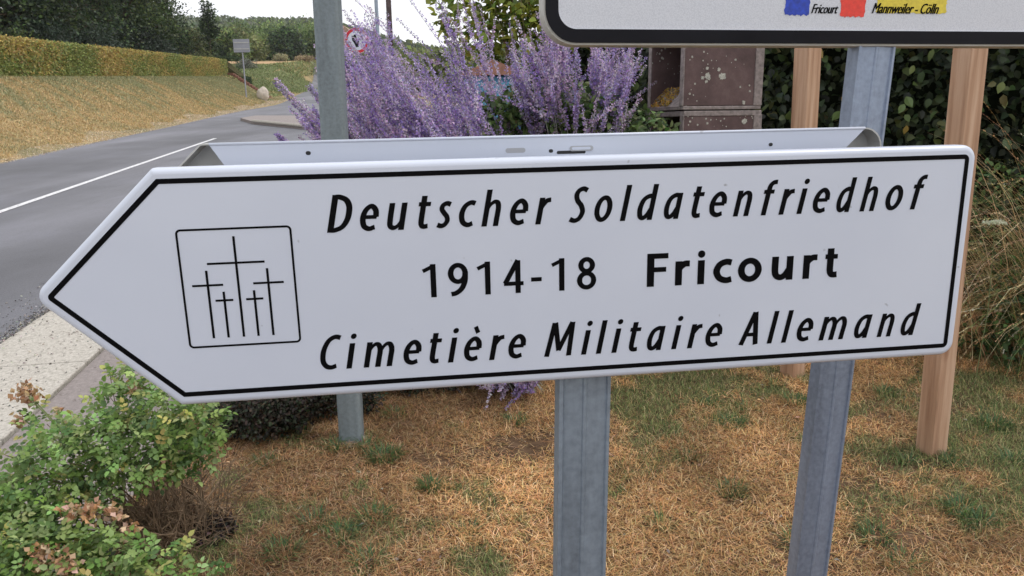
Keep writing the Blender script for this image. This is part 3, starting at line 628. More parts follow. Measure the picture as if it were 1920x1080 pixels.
# ------------------------------------------------------------------ stacked hollow blocks
pz = math.radians(15); KX = np.array([math.cos(pz), math.sin(pz), 0]); KY = np.array([-math.sin(pz), math.cos(pz), 0]); KZ = np.array([0, 0, 1.])
PA0 = CAM+ray(1281, 208)/ray(1281, 208)[1]*4.3; kz0 = PA0[2]; kw, kd, kh = .50, .45, .44
zg = float(gz(PA0[0]+.2, PA0[1]+.2))
names_ = ['brown hollow block at the bottom of the stack behind the sage', 'second brown hollow block from the bottom of the stack behind the sage', 'brown hollow block whose top forms the ledge seen under the large board', 'topmost brown hollow block with pale lichen spots, right of the purple sage']
for lv in range(4):
    z1 = kz0+(lv-2)*kh; z0 = z1-kh+.006
    if lv == 0: z0 = zg-.03
    c0 = np.array([PA0[0], PA0[1], z0]); hh = z1-z0
    e_ = empty('hollow_block', c0+KX*kw/2+KY*kd/2, names_[lv], 'concrete block', 'stacked brown hollow blocks')
    jx = RNG.normal(0, .004)
    P = lambda a, c, z: c0+KX*(a+jx)+KY*c+KZ*z
    th = .035; b = MB()
    def bx(a0, a1, c0_, c1_, z0_, z1_): b.box(P((a0+a1)/2, (c0_+c1_)/2, (z0_+z1_)/2), KX*(a1-a0)/2, KY*(c1_-c0_)/2, KZ*(z1_-z0_)/2)
    bx(.004, kw-.05, 0, th, .022, hh-.030)                        # front wall
    bx(.004, kw, kd-th, kd, .022, hh-.022); bx(kw-.05, kw, th, kd-th, .022, hh-.022)
    bx(.004, kw, 0, kd, 0, .022) if False else None
    o_ = b.build('wall', MAT['block'], e_, bevel=.004)
    b = MB(); bx(0, kw, -.004, kd+.004, hh-.030, hh); bx(0, kw, -.004, kd+.004, 0, .020); bx(-.004, .004, -.004, th+.004, .020, hh-.022); bx(-.004, .004, kd-th, kd+.004, .020, hh-.022)
    bx(kw-.05, kw+.004, -.006, th, .020, hh-.022)
    b.build('rim', MAT['blockrim'], e_, bevel=.004)
    if lv == 3:                                                   # sloping mortar sill inside the opening, yellow lichen on it
        b = MB(); b.loft([[P(-.002, y_, .018), P(.13, y_, .018), P(.13, y_, .125), P(.10, y_, .125)] for y_ in (kd-th-.002, th+.002)]); b.build('sill', MAT['blockrim'], e_)
        m_n = 900; u_ = RNG.random(m_n); v_ = RNG.random(m_n)**1.6; Pq = np.array([P(.004+.098*a_, kd-th-.01-.22*c_, .022+.102*a_+.004) for a_, c_ in zip(u_, v_)]); soup('lichen', leaves(Pq, rdir(m_n), unit(rdir(m_n)+[-.6, -.2, .8]), .010+.012*RNG.random(m_n), .006+.004*RNG.random(m_n)), LEAF, pick([(.50, .30, .07), (.38, .22, .06), (.30, .27, .24), (.60, .42, .12)], m_n, .2), MAT['straw'], e_)
    if lv in (2, 3):
        for px_, py_, r_ in ([(1327, 143, .022), (1317, 146, .012), (1326, 128, .012), (1324, 153, .010), (1354, 143, .027), (1348, 130, .012), (1394, 192, .013), (1406, 171, .008), (1388, 163, .007), (1298, 107, .008), (1379, 112, .008), (1293, 176, .008), (1303, 157, .007), (1287, 201, .010), (1405, 160, .006)] if lv == 3 else [(1396, 227, .020), (1326, 231, .008), (1294, 228, .008), (1290, 218, .006)]):
            d_ = ray(px_, py_); nn_ = -KY; k_ = (nn_@(PA0-CAM))/(nn_@d_); c_ = CAM+d_*k_-KY*.0005; ph_ = RNG.random()*6
            rr_ = RNG.uniform(.62, 1.2, 20); A_ = [c_+(KX*math.cos(a)+KZ*math.sin(a))*r_*.85*rr_[i_] for i_, a in enumerate(np.arange(20)*math.pi/10)]
            b = MB(); b.loft([[q_+KY*.002 for q_ in A_], [q_-KY*.001 for q_ in A_]]); b.build('lichen', MAT['palelichen'], e_)

# ------------------------------------------------------------------ vegetation builders
def tree(name, label, base, h, rad, col, n=9000, leaf=.14, trunk=.18, crown0=.25, clumps=26, group=None, shape='round', cat='tree'):
    root = empty(name, base, label, cat, group)
    b = MB(); base = np.asarray(base, float); tp = base+np.array([RNG.normal(0, .02)*h, RNG.normal(0, .02)*h, h*.8])
    b.tube([base-[0, 0, .1], base+(tp-base)*.35+RNG.normal(0, .01*h, 3), tp], [trunk, trunk*.75, trunk*.2], 7)
    cs = []; 
    for i in range(clumps):
        f = crown0+(1-crown0)*RNG.random(); a = RNG.random()*6.283
        if shape == 'round': rr = rad*math.sqrt(max(.05, 1-((f-.55)/.5)**2))
        elif shape == 'cone': rr = rad*(1.08-f)*1.1
        else: rr = rad*.8
        q = rr*math.sqrt(RNG.random())*.85
        c = base+np.array([math.cos(a)*q, math.sin(a)*q, f*h*.95]); cr_ = rad*(.24+.2*RNG.random())*(1 if shape != 'cone' else .65)
        cs.append((c, cr_)); 
        if i % 2 == 0 and q > rad*.2:
            st_ = base+(tp-base)*max(.2, min(.95, f*.9)); b.tube([st_, (st_+c)/2+[0, 0, .03*h], c], [trunk*.28, trunk*.16, trunk*.06], 5, False)
    b.build('trunk', MAT['bark'], root)
    w_ = np.array([c[1]**2 for c in cs]); w_ /= w_.sum(); k = RNG.choice(len(cs), n, p=w_)
    C_ = np.array([c[0] for c in cs])[k]; R_ = np.array([c[1] for c in cs])[k]; d = rdir(n); d[:, 2] *= .8
    P_ = C_+d*(R_*(.35+.65*RNG.random(n)**.5)*(1+.25*RNG.normal(size=n)))[:, None]
    cb = np.clip(1+RNG.normal(0, .32, len(cs)), .4, 1.9)[k]
    V = leaves(P_, unit(d+rdir(n)*.9), unit(rdir(n)+[0, 0, .8]), leaf*(.7+.6*RNG.random(n)), leaf*.36*(.7+.6*RNG.random(n)))
    soup('crown', V, LEAF, pick(col, n, .18)*cb[:, None], MAT['leaf'], root); return root
DK = [(.025, .045, .022), (.045, .075, .030), (.075, .11, .04), (.02, .034, .022)]
MD = [(.06, .095, .03), (.09, .13, .04), (.045, .075, .03), (.11, .14, .05)]
LG = [(.13, .18, .06), (.17, .22, .08), (.10, .14, .05)]
OL = [(.10, .12, .04), (.14, .15, .06), (.08, .1, .035)]

# left wood above the bank: each tree its own
def place(px, s_, ytop, lab, pal, rad, kind='t', leaf=.2, n=12000, group=None, shape='round'):
    t_ = -12.
    for _ in range(40):                                           # lateral place that this sight line meets at that distance
        p = GS(s_, t_)-CAM; c = M.T@p; t_ += ((px-960)/F*-c[2]-c[0])*1.0
    if px < 420 and s_ < 72 and abs(t_) < 15.2+rad*1.2:           # stand clear of the clipped hedge
        s_ = s_*(15.2+rad*1.2)/abs(t_); t_ = -(15.2+rad*1.2)
    base = GS(s_, t_); d = ray(px, ytop); k = (base[1])/d[1]; h_ = (CAM+d*k)[2]-base[2]
    cat = {'t': 'tree', 'b': 'bush'}[kind]; nm = {'t': 'broadleaf_tree', 'b': 'bush'}[kind] if shape == 'round' else 'conifer'
    tree(nm, lab, base, h_/.97, rad, pal, n=n, leaf=leaf, trunk=.25 if kind == 't' else .08, crown0=.10, clumps=60, group=group, cat=cat, shape=shape)
BL = [(.045, .07, .05), (.06, .085, .06), (.035, .055, .04)]
W1, W2, W3 = 'trees of the wood above the bank', 'bushes behind the clipped hedge', 'distant trees beyond the road'
place(-60, 30, -160, 'dark tree cut by the left edge of the photo above the hedge', DK, 3.6, group=W1)
place(45, 36, -140, 'dark broadleaf tree at the far left, left of the small sky gap', DK, 3.3, group=W1)
place(150, 40, -120, 'dark tree right of the small sky gap above the hedge', DK, 3.4, group=W1)
place(195, 44, -190, 'tallest dark tree above the middle of the hedge', DK, 4.0, group=W1)
place(250, 50, -80, 'dark green tree with a lighter front, right of the tallest one', MD, 3.4, group=W1)
place(283, 57, -30, 'dark tree at the right end of the wood next to open sky', DK, 3.2, group=W1)
place(20, 52, 30, 'very dark tree deep in the wood at the left edge', DK, 5.5, group=W1)
place(120, 60, 40, 'very dark tree deep in the wood below the sky gap', DK, 5.5, group=W1)
place(225, 64, 10, 'very dark tree deep in the wood behind the hedge middle', DK, 5.5, group=W1)
place(85, 33, 48, 'blue green bush behind the left half of the hedge', BL, 1.9, 'b', .13, 8000, W2)
place(175, 38, 60, 'dark bush behind the middle of the hedge', BL, 2.0, 'b', .13, 8000, W2)
place(262, 46, 58, 'blue grey green bush right of the hedge middle', BL, 2.4, 'b', .15, 8000, W2)
place(330, 56, 78, 'dark bush just behind the right part of the hedge', DK, 2.3, 'b', .16, 7000, W2)
place(352, 66, 64, 'olive green tree below and left of the slim conifer', OL, 2.6, 't', .2, 8000, W1)
place(10, 30, 62, 'leafy dark bush behind the hedge at the left edge', MD, 1.6, 'b', .13, 6000, W2)
place(402, 80, 4, 'slim tall conifer standing out against the sky left of the road', DK, 2.0, 't', .22, 5200, None, 'cone')
for px_, s_, yt, lab, pal, rad in [(425, 90, 72, 'green tree to the right of the slim conifer', MD, 3.2), (455, 98, 66, 'olive tree behind the grey road sign back', OL, 3.6), (488, 112, 76, 'pale green low tree right of the grey road sign back', LG, 4.2), (510, 118, 62, 'mid green tree above the ochre field', MD, 4.2),
        (543, 108, 56, 'rounded dark tree standing apart above the ochre field', DK, 2.5), (575, 122, 60, 'bushy green tree just left of the grey post', MD, 4.2), (612, 126, 66, 'green tree hidden mostly by the grey post', MD, 5), (660, 120, 92, 'olive tree behind the round traffic sign', OL, 5), (720, 124, 100, 'distant green tree behind the dark stake', MD, 5.5),
        (790, 120, 104, 'distant olive tree behind the dense purple sage', OL, 6), (870, 124, 104, 'distant green tree behind the right half of the sage', MD, 6), (960, 120, 96, 'distant tree behind the young yellow green tree', MD, 6), (1050, 110, 90, 'distant tree behind the right hand sage', MD, 6), (1140, 110, 88, 'distant tree far behind the brown blocks', MD, 6), (830, 80, 120, 'low olive hedgerow tree behind the blue cabinet', OL, 4), (700, 80, 124, 'low olive hedgerow tree behind the dark stake', OL, 4), (525, 150, 52, 'hazy green tree farther back above the field', LG, 6), (465, 150, 56, 'hazy green tree farther back behind the sign', MD, 6), (590, 160, 52, 'hazy green tree farther back behind the grey post', LG, 6)]:
    place(px_, s_+(44 if px_ < 1000 and s_ > 85 else 0), yt, lab, [tuple(1.7*q for q in c) for c in pal], rad*1.3, 't', .5, 6500, W3)
place(527, 134, 104, 'pale straw coloured bush at the edge of the ochre field', [(.42, .38, .24), (.34, .33, .18)], 1.3, 'b', .2, 1800, 'low bushes by the ochre field'); place(572, 134, 108, 'dun coloured low bush left of the grey post', [(.36, .27, .17), (.30, .24, .14)], 1.6, 'b', .2, 2000, 'low bushes by the ochre field')
place(462, 95, 114, 'small grey green bush under the grey road sign back', [(.16, .19, .14), (.2, .2, .16)], 1.2, 'b', .16, 1600, 'low bushes by the ochre field')
# far wooded hill: one canopy nobody could count
n = 110000; s_ = RNG.uniform(300, 720, n); t_ = RNG.uniform(-.5, .45, n)*s_; x, y = st2xy(s_, t_)
cl = 7*np.abs(np.sin(x*.09+1.3*np.sin(y*.05)))*np.abs(np.cos(y*.08+x*.03)); z = gz_st(s_, t_)+1+(1+cl)*RNG.random(n)**.6
V = leaves(np.stack([x, y, z], 1), unit(rdir(n)+[0, 0, .1]), unit(rdir(n)+[0, -.3, .8]), 2.+1.6*RNG.random(n), 1.+.6*RNG.random(n))
o = soup('far_wood', V, LEAF, pick([(.09, .13, .05), (.13, .17, .07), (.07, .10, .05)], n, .2), MAT['leaf']); o['label'] = 'pale green wooded hill on the horizon'; o['category'] = 'woodland'

# clipped beech hedge on the bank: clipped body and its leaf skin
hd = empty('clipped_hedge', GS(30, -13), 'long clipped hedge turning orange and green along the top of the bank', 'hedge')
def hedge_run(s0, s1, t0, t1, hgt, n, cols, core, leaf, parent, patch=True):
    b = MB()
    st_ = np.linspace(s0, s1, 24)
    rings_ = [[GS(s_, t0+.08, .05), GS(s_, t1-.08, .05), GS(s_, t1-.1, hgt-.1), GS(s_, t0+.1, hgt-.1)] for s_ in st_]
    b.loft(rings_); b.build('hedge_core', core, parent)
    f = RNG.random(n); s_ = RNG.uniform(s0, s1, n) if not patch else s0+(s1-s0)*RNG.random(n)**1.5; t_ = np.where(f < .6, t1+RNG.normal(0, .03, n), RNG.uniform(t0, t1, n)); hh = np.where(f < .6, RNG.uniform(.0, hgt, n), hgt+RNG.normal(0, .025, n))
    e_ = (f > .94); s_ = np.where(e_, s1+RNG.normal(0, .03, n), s_); t_ = np.where(e_, RNG.uniform(t0, t1, n), t_); hh = np.where(e_, RNG.uniform(0, hgt, n), hh)
    x, y = st2xy(s_, t_); z = gz_st(s_, t_)+hh
    V = leaves(np.stack([x, y, z], 1), unit(rdir(n)+[.5, -.3, -.2]), unit(rdir(n)+[.7, -.6, .5]), leaf*(.7+.6*RNG.random(n)), leaf*.35*np.ones(n))
    w_ = 1.3*fbm(s_*1., hh*2.6, 1.0, 41)+.35*np.sin(s_*.33+1)+RNG.normal(0, .8, n)
    lo = np.where((w_+ (1-hh/hgt)*-.6 > -.15)[:, None], pick(cols[0], n, .2), pick(cols[1], n, .2))
    soup('foliage', V, LEAF, lo, MAT['leaf'], parent)
core = plain('hedge_inside', (.07, .065, .03), 1, nscale=8, namp=.5, spec=.05)
hedge_run(12, 62, -14.1, -12.75, 1.28, 110000, ([(.50, .38, .12), (.44, .38, .12), (.36, .25, .09)], [(.24, .28, .08), (.32, .35, .11), (.17, .21, .06)]), core, .085, hd)
h2 = empty('clipped_shrub', GS(63.5, -12.8), 'dark green clipped block at the far end of the orange hedge', 'hedge')
hedge_run(62.4, 65.0, -13.6, -11.6, 1.5, 9000, ([(.03, .06, .02)], [(.045, .08, .025)]), core, .08, h2, False)
# steps running down the end of the bank
sp = empty('garden_steps', GS(49, -8.3), 'reddish brown steps running down the bank from hedge to road', 'steps')
for i in range(14):
    q = i/13; s_ = 61.6-9.2*q; t_ = -12.35+4.1*q; z = 1.60*(1-q)+.18
    x, y = st2xy(s_, t_); zz = PA*x+PB*y
    b = MB(); b.box((x, y, zz+z-.28), np.array([DT[0], DT[1], 0])*.2, np.array([DR[0], DR[1], 0])*.62, np.array([0, 0, .28])); b.build('step', MAT['brownstep'], sp, bevel=.01)
# pale boulder and the road sign seen from behind
def rock(name, c, r, mat, label, cat):
    me = bpy.data.meshes.new(name); import bmesh
    bm = bmesh.new(); bmesh.ops.create_icosphere(bm, subdivisions=3, radius=1)
    for v in bm.verts:
        k = 1+.12*math.sin(v.co.x*3+1)*math.cos(v.co.y*4)+.05*math.sin(v.co.z*7+v.co.x*5); v.co = Vector((v.co.x*r[0]*k, v.co.y*r[1]*k, v.co.z*r[2]*k+r[2]*.75))
    bm.to_mesh(me); bm.free(); o = link(name, me, mat, None, True); o.location = Vector(c); return tag(o, label, cat)
rock('boulder', GS(47.5, -7.85), (.36, .34, .42), MAT['stone'], 'pale round boulder at the roadside below the brown steps', 'boulder')
bs = empty('road_sign', GS(45.8, -8.5), 'grey back of a rectangular road sign on a thin pole, far down the road', 'road sign')
c_ = GS(45.8, -8.5); b = MB(); b.tube([c_, c_+[0, 0, 3.2]], .04, 8); b.build('pole', MAT['backgrey'], bs)
b = MB(); b.box(c_+[0, -.07, 2.85], (.46, 0, 0), (0, .02, 0), (0, 0, .36)); b.build('plate', MAT['backgrey'], bs, bevel=.01)
b = MB(); [b.box(c_+[0, -.1, z], (.42, 0, 0), (0, .015, 0), (0, 0, .02)) for z in (2.68, 3.02)]; b.build('rail', MAT['alu'], bs)
# far house gable by the grey post
hs = GS(120, -10.2); ho = empty('house', hs, 'small white gabled house far off beside the grey post', 'house')
b = MB(); b.box(hs+[3, 4, 2.6], (3, 0, 0), (0, 4, 0), (0, 0, 3.2)); b.build('wall', MAT['plaster'], ho)
b = MB(); b.loft([[hs+[-.3, y, 5.8], hs+[6.3, y, 5.8], hs+[3, y, 8.6]] for y in (-.4, 8.4)]); b.build('roof', MAT['roof'], ho)
for k in (1.2, 3.8): b = MB(); b.box(hs+[k, -.02, 3.6], (.45, 0, 0), (0, .03, 0), (0, 0, .6)); b.build('window', MAT['glass'], ho)
# traffic sign behind the sage: red ring, dark symbol
tp_ = at(669, 76, 15.); gt = G(tp_[0], tp_[1]+.05); rs = empty('traffic_sign', gt, 'round red ringed traffic sign half hidden behind the top of the sage', 'road sign')
b = MB(); b.tube([gt, np.array([tp_[0], tp_[1]+.05, tp_[2]+.3])], .03, 8); b.build('pole', MAT['galv'], rs)
def disc(c, r0_, r1_, y, mat, name):
    n = 28; b = MB(); a = np.arange(n)*2*math.pi/n
    A_ = [c+[r1_*math.cos(q), y, r1_*math.sin(q)] for q in a]
    if r0_ == 0: b.loft([[p+[0, .012, 0] for p in A_], A_])
    else: B_ = [c+[r0_*math.cos(q), y, r0_*math.sin(q)] for q in a]; b.add(A_+B_, [(i, (i+1) % n, n+(i+1) % n, n+i) for i in range(n)])
    return b.build(name, mat, rs)
disc(tp_, 0, .255, 0, MAT['white'], 'plate'); disc(tp_, .19, .248, -.003, plain('ring_red', srgb(190, 30, 45), .5), 'red_ring')
b = MB(); b.loft([[tp_+[x_, y_, z_] for x_, z_ in ((-.10, .09), (-.02, .12), (.01, .03), (.05, -.02), (.03, -.12), (-.02, -.13), (-.06, -.04), (-.09, .0))] for y_ in (-.003, -.007)]); b.build('symbol', MAT['ink'], rs)
# dark stake and pale lamp pole behind the sage
sk = at(731, 60, 5.2); g_ = G(sk[0]-.01, sk[1]); o = MB().tube([g_, (g_+sk)/2+[.015, 0, 0], sk, sk+[0, 0, .6]], [.022, .021, .019, .017], 8).build('wooden_stake', plain('dark_wood', (.07, .05, .05), .9, nscale=30, namp=.4, bmp=.4), None, True)
tag(o, 'thin dark wooden stake standing upright in the sage', 'stake')
lq = at(708, 60, 24); g_ = G(lq[0], lq[1]); lr = empty('lamp_post', g_, 'thin pale grey lamp post beyond the sage, left of the dark stake', 'lamp post')
MB().tube([g_, g_+[0, 0, 6]], [.07, .05], 8).build('pole', MAT['galv'], lr); MB().tube([g_+[0, 0, 6], g_+[.2, 0, 6.3], g_+[.9, 0, 6.4]], [.04, .04, .06], 8).build('lamp_arm', MAT['galv'], lr)
# blue cabinet with a tiled roof, glimpsed through the sage
cb = at(925, 175, 6.2); g_ = G(cb[0], cb[1]); cz = cb[2]-.02; cr_ = empty('garden_cabinet', g_, 'blue painted cabinet with a terracotta roof glimpsed through the sage', 'cabinet')
MB().box((cb[0], cb[1]+.15, (g_[2]+cz)/2-.1), (.05, 0, 0), (0, .05, 0), (0, 0, (cz-g_[2])/2)).build('leg', MAT['bark'], cr_)
MB().box((cb[0], cb[1]+.15, cz-.12), (.24, 0, 0), (0, .16, 0), (0, 0, .28)).build('body', MAT['bluepaint'], cr_, bevel=.01)
MB().box((cb[0], cb[1]-.02, cz-.12), (.19, 0, 0), (0, .012, 0), (0, 0, .23)).build('door', plain('blue_door', (.10, .36, .52), .5, nscale=8, namp=.4), cr_, bevel=.01)
MB().loft([[np.array([cb[0]-.29, y, cz+.165]), np.array([cb[0]+.29, y, cz+.165]), np.array([cb[0], y, cz+.29])] for y in (cb[1]-.06, cb[1]+.36)]).build('roof', MAT['terracotta'], cr_)

# ------------------------------------------------------------------ Russian sage
def sage(label, base, rb, tips, n_stem, dens, seed, arch=.10, f0=4):
    """base centre, base radius, tip sampler; silvery stems with whorls of small violet flowers on the upper half"""
    R_ = np.random.default_rng(seed); bz = G(*base); root = empty('russian_sage', bz, label, 'flowering shrub', 'Russian sage plants behind the signs')
    stems = MB(); FP, FD, FC, FS = [], [], [], []; LP, LD = [], []
    for i in range(n_stem):
        a = R_.random()*6.283; q = rb*math.sqrt(R_.random()); p0 = G(base[0]+q*math.cos(a), base[1]+q*math.sin(a)*.7)
        tip = tips(R_); L = np.linalg.norm(tip-p0)
        mid = p0*.5+tip*.5+np.array([(p0[0]-tip[0])*.16, 0, arch*L]); ts_ = np.linspace(0, 1, 9)
        C_ = [(1-t)**2*p0+2*t*(1-t)*mid+t*t*tip for t in ts_]
        stems.tube(C_[::2], [.0028, .0024, .0019, .0014, .001], 4, False)
        runs = [tuple(C_[f0:])]
        for k in range(R_.integers(4, 8)):
            t = R_.uniform(f0/8-.08, .9); s0 = (1-t)**2*p0+2*t*(1-t)*mid+t*t*tip; d = unit(unit(tip-mid)+R_.normal(0, .42, 3)+[0, 0, .15]); l_ = R_.uniform(.10, .26)
            e1 = s0+d*l_*.5; e2 = s0+d*l_+[0, 0, .02]; runs.append((s0, e1, e2)); stems.tube([s0, e1, e2], [.0012, .001, .0007], 3, False)
        for rn in runs:
            pts = np.array(rn); seg = np.linalg.norm(np.diff(pts, axis=0), axis=1); cum = np.concatenate([[0], np.cumsum(seg)]); tot = cum[-1]
            m_ = int(tot/.0155*dens); u_ = (np.arange(m_)+.5)/m_*tot
            P_ = np.stack([np.interp(u_, cum, pts[:, c]) for c in range(3)], 1); P_ = np.repeat(P_, 6, 0); nn = len(P_)
            d = unit(R_.normal(size=(nn, 3))); sz = .0078*(1.25-.65*np.repeat(u_/tot, 6))
            FP.append(P_+d*.0035); FD.append(d); FS.append(sz*(.7+.6*R_.random(nn)))
            tn_ = R_.uniform(.7, 1.32); base_c = np.array([(.42, .33, .64), (.56, .46, .76), (.30, .22, .46), (.50, .42, .58), (.52, .40, .58)])[R_.integers(0, 5)]
            FC.append(base_c*tn_*(1+R_.normal(0, .25, (nn, 1)))*(1+R_.normal(0, .08, (nn, 3))))
        for k in range(R_.integers(14, 22)):
            t = R_.uniform(.05, .62); s0 = (1-t)**2*p0+2*t*(1-t)*mid+t*t*tip; LP.append(s0); LD.append(unit(R_.normal(0, 1, 3)+[0, 0, .4]))
    stems.build('stems', MAT['sagestem'], root)['kind'] = 'stuff'
    FP, FD, FC, FS = map(np.concatenate, (FP, FD, FC, FS)); n = len(FP)
    V = leaves(FP, FD, rdir(n), FS*1.7, FS*.75, .5); soup('flowers', V, LEAF, np.clip(FC*1.14, .01, .85), MAT['petal'], root)
    LP, LD = np.array(LP), np.array(LD); k = 3; LP = np.repeat(LP, k, 0)+RNG.normal(0, .012, (len(LP)*k, 3)); LD = unit(np.repeat(LD, k, 0)+RNG.normal(0, .5, (len(LD)*k, 3))); n = len(LP)
    V = leaves(LP, LD, rdir(n), .03+.025*RNG.random(n), .0055+.003*RNG.random(n)); soup('leaves', V, LEAF, pick([(.13, .17, .09), (.18, .21, .13), (.09, .13, .05), (.2, .22, .1)], n, .2), MAT['leaf'], root)
def tip_px(px0, px1, py0, py1, d0, d1, bias=1.):
    def f(R_):
        px = R_.uniform(px0, px1); py = py0+(py1-py0)*R_.random()**bias; return at(px, py, R_.uniform(d0, d1))
    return f
sage('dense purple Russian sage directly right of the grey post', (.15, 3.8), .34, tip_px(600, 880, 90, 300, 3.3, 4.1, .85), 92, 1., 1)
sage('tall pale purple Russian sage with thin spires against the sky', (.2, 4.3), .4, tip_px(625, 960, -60, 220, 3.9, 4.7, .6), 62, .8, 2)
sage('Russian sage at the left rear whose arching spikes reach out left of the grey post', (-.1, 3.7), .25, tip_px(588, 720, 70, 300, 3.2, 3.9), 75, 1., 3)
sage('purple Russian sage under the corner of the large board', (.42, 4.3), .3, tip_px(955, 1190, 35, 170, 3.8, 4.6, .9), 66, 1., 4, f0=6)
sage('thin Russian sage spires in front of the round traffic sign', (-.15, 4.0), .15, tip_px(640, 705, 5, 110, 3.6, 4.1), 16, .9, 8, f0=5)
# a few long spikes left of the post
def spike_set(R_):
    q = [(516, 150), (576, 160), (545, 205), (562, 222), (586, 205), (520, 254), (560, 253), (585, 256), (598, 180)][R_.integers(0, 9)]; return at(q[0]+R_.normal(0, 3), q[1]+R_.normal(0, 3), 3.3)
sage('low arching Russian sage shoots poking out left of the grey post', (.05, 3.5), .12, spike_set, 34, 1.6, 5, -.05)
sage('flopped Russian sage with violet spikes near the ground below the arrow sign', (.2, 4.1), .15, tip_px(905, 1000, 700, 775, 3.35, 3.6), 16, 1., 6)
# green weeds and leaf mass in the bed
def shrub(name, label, pts, n, leaf, cols, stem_from, cat='shrub', wd=.36, nst=24, up=.4, mat_st='twig', group=None):
    root = empty(name, stem_from, label, cat, group)
    P = np.array([p[:3] for p in pts]); r = np.array([p[3] for p in pts]); w_ = r**2/np.sum(r**2); k = RNG.choice(len(pts), n, p=w_)
    d = rdir(n); Pn = P[k]+d*(r[k]*RNG.random(n)**.45)[:, None]
    ok = Pn[:, 2] > gz(Pn[:, 0], Pn[:, 1])+.01; Pn = Pn[ok]; d = d[ok]; n = len(Pn)
    V = leaves7(Pn, unit(d*.6+rdir(n)+[0, 0, up*.3]), unit(rdir(n)*.7+[0, -.35, 1]), leaf*(.6+.8*RNG.random(n)), leaf*wd*(.8+.4*RNG.random(n)))
    soup('foliage', V, LEAF7, pick(cols, n, .22), MAT['leaf'], root)
    b = MB()
    for i in range(nst):
        q = RNG.choice(len(pts), p=w_); e_ = P[q]+rdir(1)[0]*r[q]*.8; s0 = np.array(stem_from)+np.array([*RNG.normal(0, .06, 2), 0]); s0[2] = float(gz(s0[0], s0[1]))
        m_ = (s0+e_)/2+RNG.normal(0, .04, 3)+[0, 0, .04]; b.tube([s0, m_, e_], [.005, .0035, .0015], 5, False)
    b.build('stems', MAT[mat_st], root)['kind'] = 'stuff'; return root
GR = [(.06, .11, .03), (.09, .15, .04), (.04, .075, .025), (.13, .18, .06)]
pp = [(*at(px, py, d), r) for px, py, d, r in [(930, 215, 4.2, .12), (985, 205, 4.3, .16), (1060, 205, 4.2, .18), (1130, 215, 4.1, .15), (1040, 160, 4.5, .12), (1180, 300, 4.2, .3), (1020, 330, 4.4, .3), (900, 330, 4.2, .3), (780, 330, 4.1, .3), (1080, 440, 4.2, .35), (900, 470, 4.1, .3), (800, 500, 4.1, .3), (700, 420, 4.0, .3)]]
shrub('garden_shrub', 'green leafy growth at the foot of the sage beside the brown blocks', pp, 17000, .04, [(.10, .17, .05), (.15, .22, .08), (.06, .11, .04), (.2, .25, .1)], G(.5, 4.35), nst=50, mat_st='greentwig')
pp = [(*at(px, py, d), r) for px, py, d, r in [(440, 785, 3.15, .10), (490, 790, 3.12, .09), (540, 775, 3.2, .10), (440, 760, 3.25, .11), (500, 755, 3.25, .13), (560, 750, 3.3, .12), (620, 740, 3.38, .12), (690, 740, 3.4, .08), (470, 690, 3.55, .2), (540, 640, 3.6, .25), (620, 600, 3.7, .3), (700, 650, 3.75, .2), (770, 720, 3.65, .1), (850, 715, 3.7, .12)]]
shrub('low_shrub', 'low shrub with leaf colours darkened as shade, behind the left part of the arrow sign', pp, 26000, .017, [(.03, .04, .02), (.045, .06, .03), (.075, .05, .035), (.05, .035, .03), (.02, .018, .015)], G(-.95, 3.45), nst=260)  # shade at the foot of the sage painted into near-black leaf tones
# yellow-green young tree behind the sage, top against the sky
tb = G(1.0*.35, 6.9); root_ = shrub('young_tree', 'yellow green young tree spreading its leaves above the sage', [(*at(px, py, d), r) for px, py, d, r in [(850, 20, 6.6, .22), (900, 40, 6.4, .28), (930, 70, 6.6, .25), (880, 85, 6.8, .22), (960, 20, 6.5, .3), (1000, 60, 6.4, .3), (845, 55, 6.8, .15), (905, -50, 6.5, .35), (990, -80, 6.5, .5), (1040, 0, 6.4, .5), (830, -30, 6.8, .2), (925, 120, 6.8, .2)]], 1900, .075, [(.20, .26, .04), (.28, .32, .05), (.12, .17, .03), (.35, .34, .06)], tb, 'tree', .42, 30)

# ------------------------------------------------------------------ dark hedge on the right
dh = empty('garden_hedge', G(2.6, 5.0), 'tall dark leafy hedge behind the timber posts', 'hedge')
HL = [(7.5, 2.6), (5.2, 3.6), (3.6, 4.75), (2.4, 5.6), (1.5, 6.2), (.85, 7.0), (.25, 7.9)]
b = MB()
for off in (0,): 
    rings_ = []
    for x, y in HL:
        z = float(gz(x, y)); nx, ny = .55, .83
        rings_.append([(x+nx*.15, y+ny*.15, z), (x+nx*.12, y+ny*.12, z+3.0), (x+nx*1., y+ny*1., z+3.0), (x+nx*1.1, y+ny*1.1, z)])
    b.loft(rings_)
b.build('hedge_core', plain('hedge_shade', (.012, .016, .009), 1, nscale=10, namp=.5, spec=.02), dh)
def hl_pt(u):
    HLn = np.array(HL); seg = np.linalg.norm(np.diff(HLn, axis=0), axis=1); cum = np.concatenate([[0], np.cumsum(seg)]); v = u*cum[-1]
    return np.interp(v, cum, HLn[:, 0]), np.interp(v, cum, HLn[:, 1])
n = 30000; x, y = hl_pt(RNG.random(n)); dep = RNG.normal(0, .11, n)-.02; hgt = RNG.uniform(.02, 3.1, n); lump = .12*np.sin(x*5+hgt*3)*np.cos(hgt*4+y*3)
x = x+.55*(dep+lump); y = y+.83*(dep+lump); z = gz(x, y)+hgt
P_ = np.stack([x, y, z], 1)
V = leaves7(P_, unit(rdir(n)+[-.3, -.5, -.5]), unit(rdir(n)*.8+[-.5, -.8, .5]), .045+.045*RNG.random(n), .016+.014*RNG.random(n))
